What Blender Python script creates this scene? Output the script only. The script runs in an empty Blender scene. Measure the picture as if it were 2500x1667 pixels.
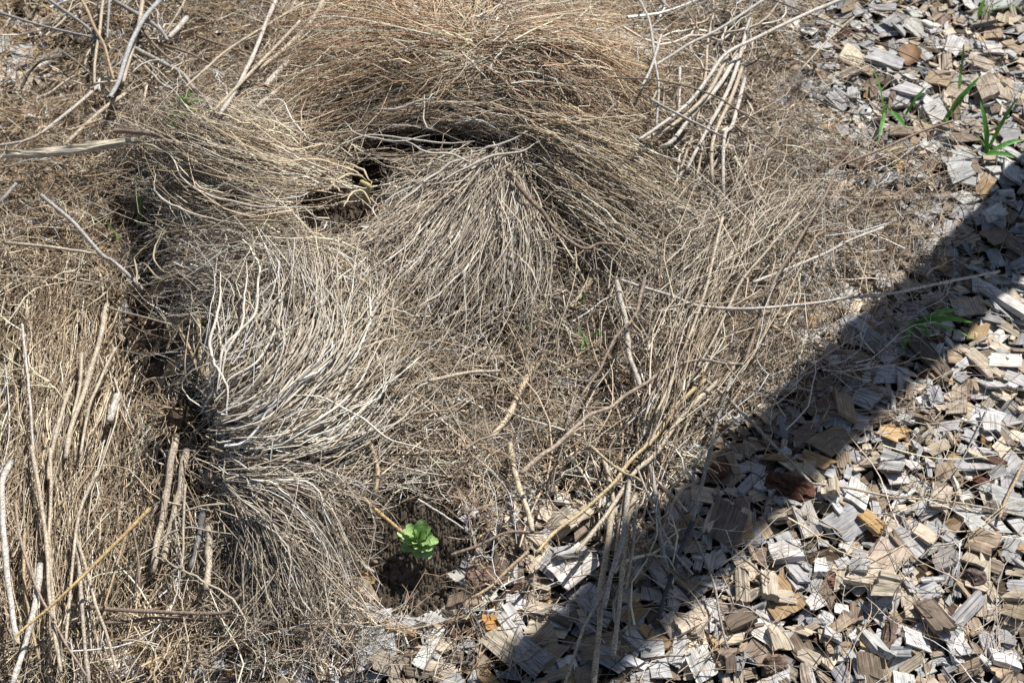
import bpy, math, random
import numpy as np
from mathutils import Vector, Matrix

rng = np.random.default_rng(7)
random.seed(7)
R = math.radians
scene = bpy.context.scene
col = scene.collection

# ------------------------------------------------------------------ camera
H = 1.65
PITCH = R(48)
TANV = math.tan(R(14.0))
TANH = TANV * 2500 / 1667
cam_d = bpy.data.cameras.new('camera')
cam = bpy.data.objects.new('camera', cam_d)
col.objects.link(cam)
cam.location = (0, 0, H)
cam.rotation_euler = (R(90) - PITCH, 0, 0)
cam_d.sensor_width = 36
cam_d.lens = 18 / TANH
cam_d.clip_start = 0.05
cam_d.clip_end = 400
cam_d.dof.use_dof = True
cam_d.dof.focus_distance = 1.95
cam_d.dof.aperture_fstop = 9.0
scene.camera = cam

# ------------------------------------------------------------------ light
SUN_EL = R(57)
SUN_AZ_DIR = (0.67, 0.72)      # horizontal direction from the ground towards the sun (x, y)
_n = math.hypot(*SUN_AZ_DIR)
SX, SY = SUN_AZ_DIR[0] / _n, SUN_AZ_DIR[1] / _n
SUN_VEC = Vector((SX * math.cos(SUN_EL), SY * math.cos(SUN_EL), math.sin(SUN_EL)))
sl = bpy.data.lights.new('sun', 'SUN')
sun = bpy.data.objects.new('sun', sl)
col.objects.link(sun)
sl.energy = 4.9
sl.angle = R(0.53)
sl.color = (1.0, 0.95, 0.88)
sun.rotation_euler = SUN_VEC.to_track_quat('Z', 'Y').to_euler()
w = bpy.data.worlds.new('World')
scene.world = w
w.use_nodes = True
nt = w.node_tree
bg = nt.nodes['Background']
sky = nt.nodes.new('ShaderNodeTexSky')
sky.sky_type = 'NISHITA'
sky.sun_disc = False
sky.sun_elevation = SUN_EL
sky.sun_rotation = math.atan2(SX, SY)
bg.inputs[1].default_value = 0.05
nt.links.new(sky.outputs[0], bg.inputs[0])
scene.view_settings.view_transform = 'Standard'
scene.view_settings.look = 'None'
scene.view_settings.gamma = 1
scene.view_settings.exposure = 0.42
scene.view_settings.use_curve_mapping = False

# ------------------------------------------------------------------ camera maths (pixel of the 2500x1667 photograph -> point in the world)
FWD = np.array([0, math.cos(PITCH), -math.sin(PITCH)])
UP = np.array([0, math.sin(PITCH), math.cos(PITCH)])
RIGHT = np.array([1.0, 0, 0])
CAM = np.array([0, 0, H])

def rays(px, py):
    px = np.asarray(px, float); py = np.asarray(py, float)
    u = (px / 1250.0 - 1) * TANH
    v = (1 - py / 833.5) * TANV
    return FWD + u[..., None] * RIGHT + v[..., None] * UP

def at_z(px, py, z):
    d = rays(px, py)
    t = (np.asarray(z) - H) / d[..., 2]
    return CAM + d * t[..., None]

def project(P):
    q = P - CAM
    dz = q @ FWD
    return (q[..., 0] / dz / TANH + 1) * 1250, (1 - (q @ UP) / dz / TANV) * 833.5, dz

# ------------------------------------------------------------------ terrain
def vnoise(x, y, seed):
    """smooth value noise"""
    xi = np.floor(x).astype(np.int64); yi = np.floor(y).astype(np.int64)
    fx = x - xi; fy = y - yi
    fx = fx * fx * (3 - 2 * fx); fy = fy * fy * (3 - 2 * fy)
    def h(a, b):
        n = (a * 374761393 + b * 668265263 + seed * 974711) & 0x7fffffff
        n = ((n ^ (n >> 13)) * 1274126177) & 0x7fffffff
        return ((n ^ (n >> 16)) & 0xffff) / 65535.0
    return (h(xi, yi) * (1 - fx) + h(xi + 1, yi) * fx) * (1 - fy) + (h(xi, yi + 1) * (1 - fx) + h(xi + 1, yi + 1) * fx) * fy

MOUNDS = []   # cx, cy, amp, sx, sy, rot
def mound(px, py, amp, sx, sy, rot=0):
    p = at_z(px, py, amp * 0.75)
    MOUNDS.append((p[0], p[1], amp, sx, sy, rot))
mound(1240, 335, 0.14, 0.21, 0.16)          # central heap
mound(1420, 440, 0.05, 0.22, 0.18)
mound(1100, 270, 0.045, 0.34, 0.15)
mound(540, 410, 0.12, 0.15, 0.11)           # left clump
mound(690, 750, 0.155, 0.135, 0.16)          # big arched clump
mound(900, 860, 0.06, 0.12, 0.16)
mound(700, 1240, 0.06, 0.12, 0.13)
mound(960, 170, 0.025, 0.28, 0.16)
mound(1340, 180, 0.025, 0.24, 0.16)
mound(520, 1060, 0.05, 0.06, 0.08)
mound(995, 1455, -0.03, 0.05, 0.035)       # little pit
mound(800, 530, -0.06, 0.09, 0.06)
mound(1030, 1290, 0.03, 0.08, 0.05)
mound(320, 740, -0.05, 0.06, 0.18)
mound(2200, 1300, 0.03, 0.25, 0.2)

def terrain(x, y):
    z = np.zeros_like(x, dtype=float)
    for cx, cy, a, sx, sy, r in MOUNDS:
        z = z + a * np.exp(-0.5 * (((x - cx) / sx) ** 2 + ((y - cy) / sy) ** 2))
    z = z + 0.022 * (vnoise(x * 3.1, y * 3.1, 1) - 0.5) + 0.012 * (vnoise(x * 9, y * 9, 2) - 0.5)
    return z

def P(px, py, h):
    """point over pixel (px, py) standing h above the terrain"""
    px = np.asarray(px, float); py = np.asarray(py, float); h = np.asarray(h, float) + 0 * px
    z = np.zeros_like(px) + 0.05
    for _ in range(9):
        p = at_z(px, py, z)
        z = 0.45 * z + 0.55 * (terrain(p[..., 0], p[..., 1]) + h)
    return at_z(px, py, z)

# ------------------------------------------------------------------ materials
def new_mat(name):
    m = bpy.data.materials.new(name); m.use_nodes = True
    n = m.node_tree.nodes; l = m.node_tree.links
    b = n['Principled BSDF']
    return m, n, l, b

def mat_fibre(name, rough=0.62, speck=0.35, scale=420, spec=0.35):
    """straw and twigs: colour comes with each stem, speckle and bark grain from noise"""
    m, n, l, b = new_mat(name)
    a = n.new('ShaderNodeAttribute'); a.attribute_name = 'tone'
    tc = n.new('ShaderNodeTexCoord')
    no = n.new('ShaderNodeTexNoise'); no.inputs['Scale'].default_value = scale; no.inputs['Detail'].default_value = 2
    l.new(tc.outputs['Object'], no.inputs['Vector'])
    mr = n.new('ShaderNodeMapRange'); mr.inputs[1].default_value = 0.35; mr.inputs[2].default_value = 0.65
    mr.inputs[3].default_value = 1 - speck; mr.inputs[4].default_value = 1 + speck * 0.5
    l.new(no.outputs[0], mr.inputs[0])
    mx = n.new('ShaderNodeMix'); mx.data_type = 'RGBA'; mx.blend_type = 'MULTIPLY'; mx.inputs[0].default_value = 1
    l.new(a.outputs['Color'], mx.inputs[6]); l.new(mr.outputs[0], mx.inputs[7])
    l.new(mx.outputs[2], b.inputs['Base Color'])
    b.inputs['Roughness'].default_value = rough
    b.inputs['Specular IOR Level'].default_value = spec
    bp = n.new('ShaderNodeBump'); bp.inputs['Strength'].default_value = 0.35; bp.inputs['Distance'].default_value = 0.0008
    l.new(no.outputs[0], bp.inputs['Height']); l.new(bp.outputs[0], b.inputs['Normal'])
    return m

def mat_wood(name):
    """split wood: grain runs along the x of each piece ('grain' attribute)"""
    m, n, l, b = new_mat(name)
    a = n.new('ShaderNodeAttribute'); a.attribute_name = 'tone'
    g = n.new('ShaderNodeAttribute'); g.attribute_name = 'grain'
    mp = n.new('ShaderNodeMapping'); mp.inputs['Scale'].default_value = (22, 620, 300)
    l.new(g.outputs['Vector'], mp.inputs['Vector'])
    n1 = n.new('ShaderNodeTexNoise'); n1.inputs['Scale'].default_value = 1; n1.inputs['Detail'].default_value = 3
    n1.inputs['Roughness'].default_value = 0.6
    l.new(mp.outputs[0], n1.inputs['Vector'])
    n2 = n.new('ShaderNodeTexNoise'); n2.inputs['Scale'].default_value = 70; n2.inputs['Detail'].default_value = 4
    l.new(g.outputs['Vector'], n2.inputs['Vector'])
    n3 = n.new('ShaderNodeTexNoise'); n3.inputs['Scale'].default_value = 900; n3.inputs['Detail'].default_value = 2
    l.new(g.outputs['Vector'], n3.inputs['Vector'])
    cr = n.new('ShaderNodeValToRGB')
    cr.color_ramp.elements[0].position = 0.32; cr.color_ramp.elements[0].color = (0.30, 0.27, 0.24, 1)
    cr.color_ramp.elements[1].position = 0.50; cr.color_ramp.elements[1].color = (1.0, 1.0, 1.0, 1)
    e = cr.color_ramp.elements.new(0.75); e.color = (1.18, 1.16, 1.12, 1)
    l.new(n1.outputs[0], cr.inputs[0])
    mx = n.new('ShaderNodeMix'); mx.data_type = 'RGBA'; mx.blend_type = 'MULTIPLY'; mx.inputs[0].default_value = 0.85
    l.new(a.outputs['Color'], mx.inputs[6]); l.new(cr.outputs[0], mx.inputs[7])
    mr = n.new('ShaderNodeMapRange'); mr.inputs[1].default_value = 0.3; mr.inputs[2].default_value = 0.7
    mr.inputs[3].default_value = 0.72; mr.inputs[4].default_value = 1.18
    l.new(n2.outputs[0], mr.inputs[0])
    m2 = n.new('ShaderNodeMix'); m2.data_type = 'RGBA'; m2.blend_type = 'MULTIPLY'; m2.inputs[0].default_value = 1
    l.new(mx.outputs[2], m2.inputs[6]); l.new(mr.outputs[0], m2.inputs[7])
    l.new(m2.outputs[2], b.inputs['Base Color'])
    b.inputs['Roughness'].default_value = 0.75
    b.inputs['Specular IOR Level'].default_value = 0.25
    ad = n.new('ShaderNodeMath'); ad.operation = 'MULTIPLY_ADD'; ad.inputs[1].default_value = 0.25
    l.new(n3.outputs[0], ad.inputs[0]); l.new(n1.outputs[0], ad.inputs[2])
    bp = n.new('ShaderNodeBump'); bp.inputs['Strength'].default_value = 0.8; bp.inputs['Distance'].default_value = 0.0016
    l.new(ad.outputs[0], bp.inputs['Height']); l.new(bp.outputs[0], b.inputs['Normal'])
    return m

def mat_soil():
    m, n, l, b = new_mat('dark_soil')
    tc = n.new('ShaderNodeTexCoord')
    n1 = n.new('ShaderNodeTexNoise'); n1.inputs['Scale'].default_value = 60; n1.inputs['Detail'].default_value = 8; n1.inputs['Roughness'].default_value = 0.7
    l.new(tc.outputs['Object'], n1.inputs['Vector'])
    cr = n.new('ShaderNodeValToRGB')
    cr.color_ramp.elements[0].position = 0.3; cr.color_ramp.elements[0].color = (0.022, 0.017, 0.013, 1)
    cr.color_ramp.elements[1].position = 0.75; cr.color_ramp.elements[1].color = (0.14, 0.105, 0.078, 1)
    l.new(n1.outputs[0], cr.inputs[0]); l.new(cr.outputs[0], b.inputs['Base Color'])
    b.inputs['Roughness'].default_value = 0.95
    b.inputs['Specular IOR Level'].default_value = 0.1
    bp = n.new('ShaderNodeBump'); bp.inputs['Strength'].default_value = 1; bp.inputs['Distance'].default_value = 0.006
    l.new(n1.outputs[0], bp.inputs['Height']); l.new(bp.outputs[0], b.inputs['Normal'])
    return m

def mat_leaf(name, c1, c2, scale=160, trans=0.25, rough=0.5):
    m, n, l, b = new_mat(name)
    tc = n.new('ShaderNodeTexCoord')
    n1 = n.new('ShaderNodeTexNoise'); n1.inputs['Scale'].default_value = scale; n1.inputs['Detail'].default_value = 4
    l.new(tc.outputs['Object'], n1.inputs['Vector'])
    cr = n.new('ShaderNodeValToRGB')
    cr.color_ramp.elements[0].position = 0.3; cr.color_ramp.elements[0].color = (*c1, 1)
    cr.color_ramp.elements[1].position = 0.7; cr.color_ramp.elements[1].color = (*c2, 1)
    l.new(n1.outputs[0], cr.inputs[0]); l.new(cr.outputs[0], b.inputs['Base Color'])
    b.inputs['Roughness'].default_value = rough
    bp = n.new('ShaderNodeBump'); bp.inputs['Strength'].default_value = 0.5; bp.inputs['Distance'].default_value = 0.001
    l.new(n1.outputs[0], bp.inputs['Height']); l.new(bp.outputs[0], b.inputs['Normal'])
    if trans:
        t = n.new('ShaderNodeBsdfTranslucent'); l.new(cr.outputs[0], t.inputs[0])
        ms = n.new('ShaderNodeMixShader'); ms.inputs[0].default_value = trans
        o = n['Material Output']
        l.new(b.outputs[0], ms.inputs[1]); l.new(t.outputs[0], ms.inputs[2]); l.new(ms.outputs[0], o.inputs[0])
    return m

M_STRAW = mat_fibre('dry_straw', 0.6, 0.3, 500)
M_TWIG = mat_fibre('fine_dead_twig', 0.8, 0.3, 500, 0.2)
M_CANE = mat_fibre('dead_cane', 0.6, 0.55, 420)
M_BARK = mat_fibre('branch_bark', 0.85, 0.45, 220, 0.15)
M_WOOD = mat_wood('weathered_wood')
M_SOIL = mat_soil()
M_GREEN = mat_leaf('bright_green_leaf', (0.07, 0.22, 0.03), (0.16, 0.40, 0.07), 130)
M_ROSETTE = mat_leaf('mealy_green_leaf', (0.26, 0.44, 0.12), (0.46, 0.62, 0.30), 260, 0.15, 0.6)
M_DEADLEAF = mat_leaf('dead_brown_leaf', (0.16, 0.09, 0.05), (0.36, 0.22, 0.12), 60, 0.2, 0.7)
M_STONE = mat_leaf('grey_stone', (0.16, 0.16, 0.17), (0.36, 0.36, 0.37), 90, 0, 0.8)
M_CRUMB = mat_leaf('soil_crumb', (0.03, 0.024, 0.018), (0.17, 0.135, 0.10), 90, 0, 0.95)

# ------------------------------------------------------------------ mesh helpers
def link(name, me, mat, parent=None):
    o = bpy.data.objects.new(name, me)
    if mat: me.materials.append(mat)
    if parent is not None: o.parent = parent
    col.objects.link(o)
    return o

def tag(o, label=None, cat=None, group=None, kind=None):
    if label: o['label'] = label
    if cat: o['category'] = cat
    if group: o['group'] = group
    if kind: o['kind'] = kind
    return o

def empty(name, loc=(0, 0, 0)):
    o = bpy.data.objects.new(name, None)
    o.empty_display_size = 0.05
    o.location = [float(v) for v in loc]
    col.objects.link(o)
    return o

def mesh_np(name, V, F, smooth=True, tone=None, grain=None):
    """F: list of (n,k) int arrays"""
    me = bpy.data.meshes.new(name)
    V = np.asarray(V, np.float32)
    me.vertices.add(len(V)); me.vertices.foreach_set('co', V.ravel())
    Fs = [np.asarray(f, np.int32) for f in (F if isinstance(F, list) else [F]) if len(f)]
    loops = np.concatenate([f.ravel() for f in Fs])
    tot = np.concatenate([np.full(len(f), f.shape[1], np.int32) for f in Fs])
    start = np.concatenate([[0], np.cumsum(tot)[:-1]]).astype(np.int32)
    me.loops.add(len(loops)); me.loops.foreach_set('vertex_index', loops)
    me.polygons.add(len(tot)); me.polygons.foreach_set('loop_start', start)
    me.polygons.foreach_set('loop_total', tot)
    me.polygons.foreach_set('use_smooth', np.full(len(tot), smooth))
    if tone is not None:
        a = me.attributes.new('tone', 'FLOAT_COLOR', 'POINT')
        t = np.ones((len(V), 4), np.float32); t[:, :3] = tone
        a.data.foreach_set('color', t.ravel())
    if grain is not None:
        a = me.attributes.new('grain', 'FLOAT_VECTOR', 'POINT')
        a.data.foreach_set('vector', np.asarray(grain, np.float32).ravel())
    me.update(calc_edges=True)
    return me

def tubes(Pth, Rad, sides=3, cap=False):
    """Pth (N,K,3), Rad (N,K) -> V, [quads, caps]"""
    N, K, _ = Pth.shape
    T = np.gradient(Pth, axis=1)
    T /= np.linalg.norm(T, axis=2, keepdims=True) + 1e-12
    ref = rng.normal(size=(N, 1, 3)); ref[..., 2] *= 0.3
    if sides > 4: ref = np.zeros((N, 1, 3)) + np.array([0.02, 0.03, 1.0])
    A = np.cross(T, ref); A /= np.linalg.norm(A, axis=2, keepdims=True) + 1e-9
    B = np.cross(T, A)
    ang = np.arange(sides) * 2 * math.pi / sides
    V = Pth[:, :, None, :] + Rad[:, :, None, None] * (np.cos(ang)[None, None, :, None] * A[:, :, None, :] + np.sin(ang)[None, None, :, None] * B[:, :, None, :])
    base = (np.arange(N) * K * sides)[:, None, None]
    k = (np.arange(K - 1) * sides)[None, :, None]
    s = np.arange(sides)[None, None, :]; s2 = (s + 1) % sides
    F = np.stack([base + k + s, base + k + s2, base + k + sides + s2, base + k + sides + s], -1).reshape(-1, 4)
    out = [F]
    if cap:
        c0 = base[:, 0] + np.arange(sides)[None, ::-1]
        c1 = base[:, 0] + (K - 1) * sides + np.arange(sides)[None, :]
        out += [c0, c1]
    return V.reshape(-1, 3), out

def catmull(C, t):
    """C (N,n,d) control points, t (N,K) in [0,1] -> (N,K,d)"""
    N, n, d = C.shape
    Cp = np.concatenate([2 * C[:, :1] - C[:, 1:2], C, 2 * C[:, -1:] - C[:, -2:-1]], 1)
    s = np.clip(t, 0, 1) * (n - 1)
    i = np.minimum(np.floor(s).astype(int), n - 2); f = (s - i)[..., None]
    ix = np.arange(N)[:, None]
    p0, p1, p2, p3 = Cp[ix, i], Cp[ix, i + 1], Cp[ix, i + 2], Cp[ix, i + 3]
    return 0.5 * (2 * p1 + (p2 - p0) * f + (2 * p0 - 5 * p1 + 4 * p2 - p3) * f ** 2 + (3 * p1 - p0 - 3 * p2 + p3) * f ** 3)

def wobble(Pth, amp, f=1.5):
    N, K, _ = Pth.shape
    t = np.linspace(0, 1, K)[None, :, None]
    for q in (1.0, 2.3, 4.1):
        d = rng.normal(size=(N, 1, 3)); d[..., 2] *= 0.6
        ph = rng.uniform(0, 1, (N, 1, 1)); ff = f * q * rng.uniform(.7, 1.3, (N, 1, 1))
        Pth = Pth + (amp / q) * d * np.sin(2 * math.pi * (ff * t + ph))
    return Pth

def tones(N, reps, base, var=0.16, light=0.0, lightcol=(0.62, 0.56, 0.47), palette=None):
    base = np.array(base)
    c = base[None] * np.exp(rng.normal(0, var, (N, 1))) * np.exp(rng.normal(0, 0.05, (N, 3)))
    if palette is not None:
        k = rng.integers(0, len(palette), N)
        c = np.array(palette)[k] * np.exp(rng.normal(0, var, (N, 1)))
    if light:
        m = rng.random(N) < light
        c[m] = np.array(lightcol) * np.exp(rng.normal(0, 0.1, (m.sum(), 1)))
    c = c * np.array([1.0, .965, .905])
    return np.repeat(np.clip(c, 0.01, 0.8), reps, axis=0)

TRI = [0]
HOLES = ((825, 515, 92, 55, .97), (905, 430, 42, 45, .93), (985, 345, 125, 24, .93), (1160, 345, 90, 20, .8), (1020, 1410, 120, 100, .96), (1030, 1310, 110, 80, .97), (370, 700, 62, 130, .84), (350, 880, 70, 110, .84),
         (325, 540, 55, 70, .8), (470, 1050, 75, 75, .6), (430, 930, 50, 60, .7), (1130, 800, 150, 60, .5), (1000, 700, 40, 70, .6), (1420, 650, 90, 50, .6), (480, 1200, 60, 110, .6), (1330, 460, 40, 90, .6), (1150, 330, 130, 25, .5),
         (900, 1110, 90, 45, .5), (1230, 980, 80, 60, .4), (700, 1120, 90, 30, .5), (640, 830, 60, 60, .35), (520, 750, 50, 60, .4))
def hole_keep(Pt):
    """stems that would close the dark openings in the heap are left out"""
    qx, qy, _ = project(Pt)
    k = np.ones(len(Pt), bool)
    for a, b, c, d, p in HOLES:
        ins = (((qx - a) / c) ** 2 + ((qy - b) / d) ** 2 < 1).mean(1) > (.02 if p > .9 else .14)
        k &= ~(ins & (rng.random(len(Pt)) < p))
    return k

def hair(guides, N, K=8, rad=0.0008, root_j=9, tip_j=34, thick=0.03, t0=(0, .45), ln=(.35, .9), wob=0.0035, base=(.4, .33, .24), light=0.05, lift=0.0, var=.34, palette=None, wisp=12, stray=.42):
    """stems combed along guide lines; returns verts, faces, tones"""
    G = np.array(guides, float)
    ng, nc, _ = G.shape
    nw = max(N // wisp, 3); wi = rng.integers(0, nw, N)
    wu = rng.uniform(-.1, ng - .9, nw); u = np.clip(wu[wi] + rng.normal(0, .07, N), 0, ng - 1.001); i = np.minimum(u.astype(int), ng - 2); f = (u - i)[:, None, None]
    C = G[i] * (1 - f) + G[i + 1] * f
    s = np.linspace(0, 1, nc)[None, :]
    sig = root_j + (tip_j - root_j) * s
    sig = sig * np.where(rng.random((N, 1)) < stray, 3.0, 1.0)
    for ax_, kk_ in ((0, 1.0), (1, .85)):
        shared = rng.normal(size=(nw, 1)) * .95 + rng.normal(size=(nw, nc)) * .55
        C[..., ax_] += (shared[wi] + rng.normal(size=(N, 1)) * .42 + rng.normal(size=(N, nc)) * .36) * sig * kk_
    lay = np.clip(rng.random((nw, 1))[wi] ** 1.1 + rng.normal(0, .16, (N, 1)), 0, 1.25)
    C[..., 2] = C[..., 2] + lift + lay * thick * 1.9 + rng.normal(size=(N, nc)) * 0.004
    a = rng.uniform(*t0, N); b = np.minimum(a + rng.uniform(*ln, N), 1.06)
    t = a[:, None] + (b - a)[:, None] * np.linspace(0, 1, K)[None]
    X = catmull(C, np.minimum(t, 1))
    Pt = P(X[..., 0], X[..., 1], X[..., 2])
    Pt = wobble(Pt, wob * .95, 1.3)
    Pt = Pt[hole_keep(Pt)]; N = len(Pt)
    rr = rad * .86 * np.exp(rng.normal(0, .32, (N, 1))) * (1.1 - .55 * np.linspace(0, 1, K)[None])
    V, F = tubes(Pt, rr, 3)
    TRI[0] += len(F[0]) * 2
    return V, F[0], tones(N, K * 3, base, var, light, palette=palette)

def join(parts):
    Vs, Fs, Ts = [], [], []; o = 0
    for V, F, T in parts:
        Vs.append(V); Fs.append(F + o); Ts.append(T); o += len(V)
    return np.concatenate(Vs), np.concatenate(Fs), np.concatenate(Ts)

def mass(name, parts, mat, parent):
    V, F, T = join(parts)
    if parent is not None: V = V - np.array(parent.location)
    o = link(name, mesh_np(name, V, F, True, T), mat, parent)
    o['kind'] = 'stuff'
    return o

# ------------------------------------------------------------------ ground
xs = np.concatenate([np.linspace(-30, -2.2, 12)[:-1], np.linspace(-2.2, 2.2, 241), np.linspace(2.2, 30, 12)[1:]])
ys = np.concatenate([np.linspace(-25, 0.2, 12)[:-1], np.linspace(0.2, 3.6, 187), np.linspace(3.6, 40, 12)[1:]])
gx, gy = np.meshgrid(xs, ys)
gz = terrain(gx, gy) + 0.014 * (vnoise(gx * 40, gy * 40, 5) - .5) + 0.010 * (vnoise(gx * 85, gy * 85, 6) - .5)
nx, ny = len(xs), len(ys)
idx = np.arange(nx * ny).reshape(ny, nx)
gf = np.stack([idx[:-1, :-1], idx[:-1, 1:], idx[1:, 1:], idx[1:, :-1]], -1).reshape(-1, 4)
g = link('ground', mesh_np('ground', np.stack([gx, gy, gz], -1).reshape(-1, 3), gf), M_SOIL)
tag(g, 'dark crumbly soil under the dead stems and wood chips', kind='structure')

# ------------------------------------------------------------------ the tree that throws the band of shade (stands outside the frame, upper right)
def tree():
    a = at_z(2430, 580, 0)
    base = np.array([a[0], a[1], 0]) + np.array([SX, SY, 0]) * 0.55
    t = empty('young_tree', base)
    tag(t, 'young bare tree standing beyond the right side of the mulch', 'tree')
    z = np.array([-.1, .0, .3, .8, 1.6, 2.8, 4.2, 6.2, 9.0])
    r = np.array([.14, .11, .085, .078, .072, .064, .06, .05, .035])
    p = np.stack([0.012 * np.sin(z * 2.3), 0.012 * np.cos(z * 1.9) - .012, z], -1)
    V, F = tubes(p[None], r[None], 14, True)
    V += rng.normal(0, .002, V.shape)
    link('trunk', mesh_np('trunk', V, F, True, np.array([.16, .13, .10])), M_BARK, t)
    parts = []
    tips = []
    for k in range(16):
        z0 = 6.6 + 2.2 * k / 16; an = k * 2.4; L = rng.uniform(.8, 1.5)
        q = np.array([[0, 0, z0]] + [[math.cos(an) * L * s, math.sin(an) * L * s, z0 + L * .8 * s ** .8] for s in (.25, .5, .75, 1)])
        V, F = tubes(q[None], np.array([[.028, .022, .016, .01, .004]]), 7)
        parts.append((V, F[0], np.tile([.15, .12, .09], (len(V), 1))))
        for s in rng.uniform(.3, 1, 26):
            c = q[0] + (q[-1] - q[0]) * s
            tips.append(c + rng.normal(0, .22, 3))
    V, F, T = join(parts)
    link('limbs', mesh_np('limbs', V, F, True, T), M_BARK, t)
    tips = np.array(tips)
    tips = np.repeat(tips, 8, 0) + rng.normal(0, .12, (len(tips) * 8, 3))
    n = len(tips)
    d1 = rng.normal(size=(n, 3)); d1 /= np.linalg.norm(d1, axis=1, keepdims=True)
    d2 = np.cross(d1, rng.normal(size=(n, 3))); d2 /= np.linalg.norm(d2, axis=1, keepdims=True)
    V = np.stack([tips - d1 * .035, tips + d2 * .016, tips + d1 * .035, tips - d2 * .016], 1).reshape(-1, 3)
    o = link('crown', mesh_np('crown', V, np.arange(n * 4).reshape(-1, 4)), M_GREEN, t)
    o['kind'] = 'stuff'
tree()

# ------------------------------------------------------------------ wood chips
TONES = {'silver grey': (.46, .46, .465), 'pale cream': (.51, .44, .35), 'tan': (.37, .29, .21), 'honey yellow': (.42, .29, .16),
         'grey brown': (.24, .19, .15), 'white weathered': (.62, .60, .57), 'dark reddish': (.10, .055, .04)}
TN = list(TONES)
TW = np.array([.42, .21, .12, .03, .11, .085, .025])

def chip_proto(k):
    r = np.random.default_rng(1000 + k)
    n = int(r.integers(3, 8)); rows = 3
    yb = np.linspace(-.5, .5, n + 1) + r.normal(0, .025, n + 1)
    taper = r.choice([0, 0, 0, .12, .35]); skew = r.normal(0, .16)
    e0 = -.5 + skew * yb + r.normal(0, .018, n + 1) + (r.random(n + 1) < .15) * r.uniform(0, .10, n + 1)
    e1 = .5 + skew * yb * r.uniform(.4, 1.4) + r.normal(0, .03, n + 1) - (r.random(n + 1) < .25) * r.uniform(0, .18, n + 1)
    top = []
    prof = r.normal(0, .07, n + 1)
    arch = r.normal(0, .15)
    for i in range(rows):
        s = i / (rows - 1)
        s = s if i != 1 else r.uniform(.35, .65)
        x = e0 * (1 - s) + e1 * s
        wy = yb * (1 - taper * s * .8)
        z = .5 + prof + arch * (s - .5) ** 2 * 2 + r.normal(0, .04, n + 1) - (.10 * abs(r.normal()) if i != 1 else 0)
        top.append(np.stack([x, wy, z], -1))
    top = np.array(top)                       # rows, n+1, 3
    V = top.reshape(-1, 3)
    m = n + 1
    id_ = np.arange(rows * m).reshape(rows, m)
    loop = list(id_[0, :]) + list(id_[1:, -1]) + list(id_[-1, -2::-1]) + list(id_[-2:0:-1, 0])
    lo = V[loop].copy(); lo[:, 2] = -.5 + r.normal(0, .06, len(loop)); lo[:, :2] *= r.uniform(.86, 1.0)
    off = len(V)
    V = np.concatenate([V, lo])
    q = [(id_[i, j], id_[i + 1, j], id_[i + 1, j + 1], id_[i, j + 1]) for i in range(rows - 1) for j in range(n)]
    L = len(loop)
    q += [(loop[j], loop[(j + 1) % L], off + (j + 1) % L, off + j) for j in range(L)]
    return V, np.array(q), np.arange(off + L - 1, off - 1, -1)[None]
PROT = [chip_proto(k) for k in range(90)]

CELL = 0.004
X0, X1, Y0, Y1 = -1.4, 1.6, 0.6, 2.85
hx = np.arange(X0, X1, CELL); hy = np.arange(Y0, Y1, CELL)
HG = terrain(*np.meshgrid(hx, hy)).astype(np.float32)
BASE = HG.copy()
IDG = np.full(HG.shape, -1, np.int32)
NX, NY = len(hx), len(hy)

def cover_grid():
    # how thick wood chips lie, per 250 x 238 px cell of the photograph
    return np.array([
        [.9, .5, .2, .0, .0, .1, .6, 1, 1, 1],
        [1, .7, .1, .0, .0, .0, .3, .8, 1, 1],
        [.5, .25, .0, .0, .0, .1, .4, .9, 1, 1],
        [.5, .2, .0, .0, .0, .1, .4, 1, 1, 1],
        [.25, .25, .0, .05, .15, .3, .9, 1, 1, 1],
        [.3, .35, .15, .35, .9, 1, 1, 1, 1, 1],
        [.5, .9, .8, 1, 1, 1, 1, 1, 1, 1]])
CG = cover_grid()
def grid_at(Gd, px, py):
    u = np.clip(px / 250 - .5, 0, 9 - 1e-6); v = np.clip(py / 238 - .5, 0, 6 - 1e-6)
    i = u.astype(int); j = v.astype(int); fu = u - i; fv = v - j
    return (Gd[j, i] * (1 - fu) + Gd[j, i + 1] * fu) * (1 - fv) + (Gd[j + 1, i] * (1 - fu) + Gd[j + 1, i + 1] * fu) * fv

chips = []   # proto, L, W, T, centre, axes(3x3), tone idx, colour, gid

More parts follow.
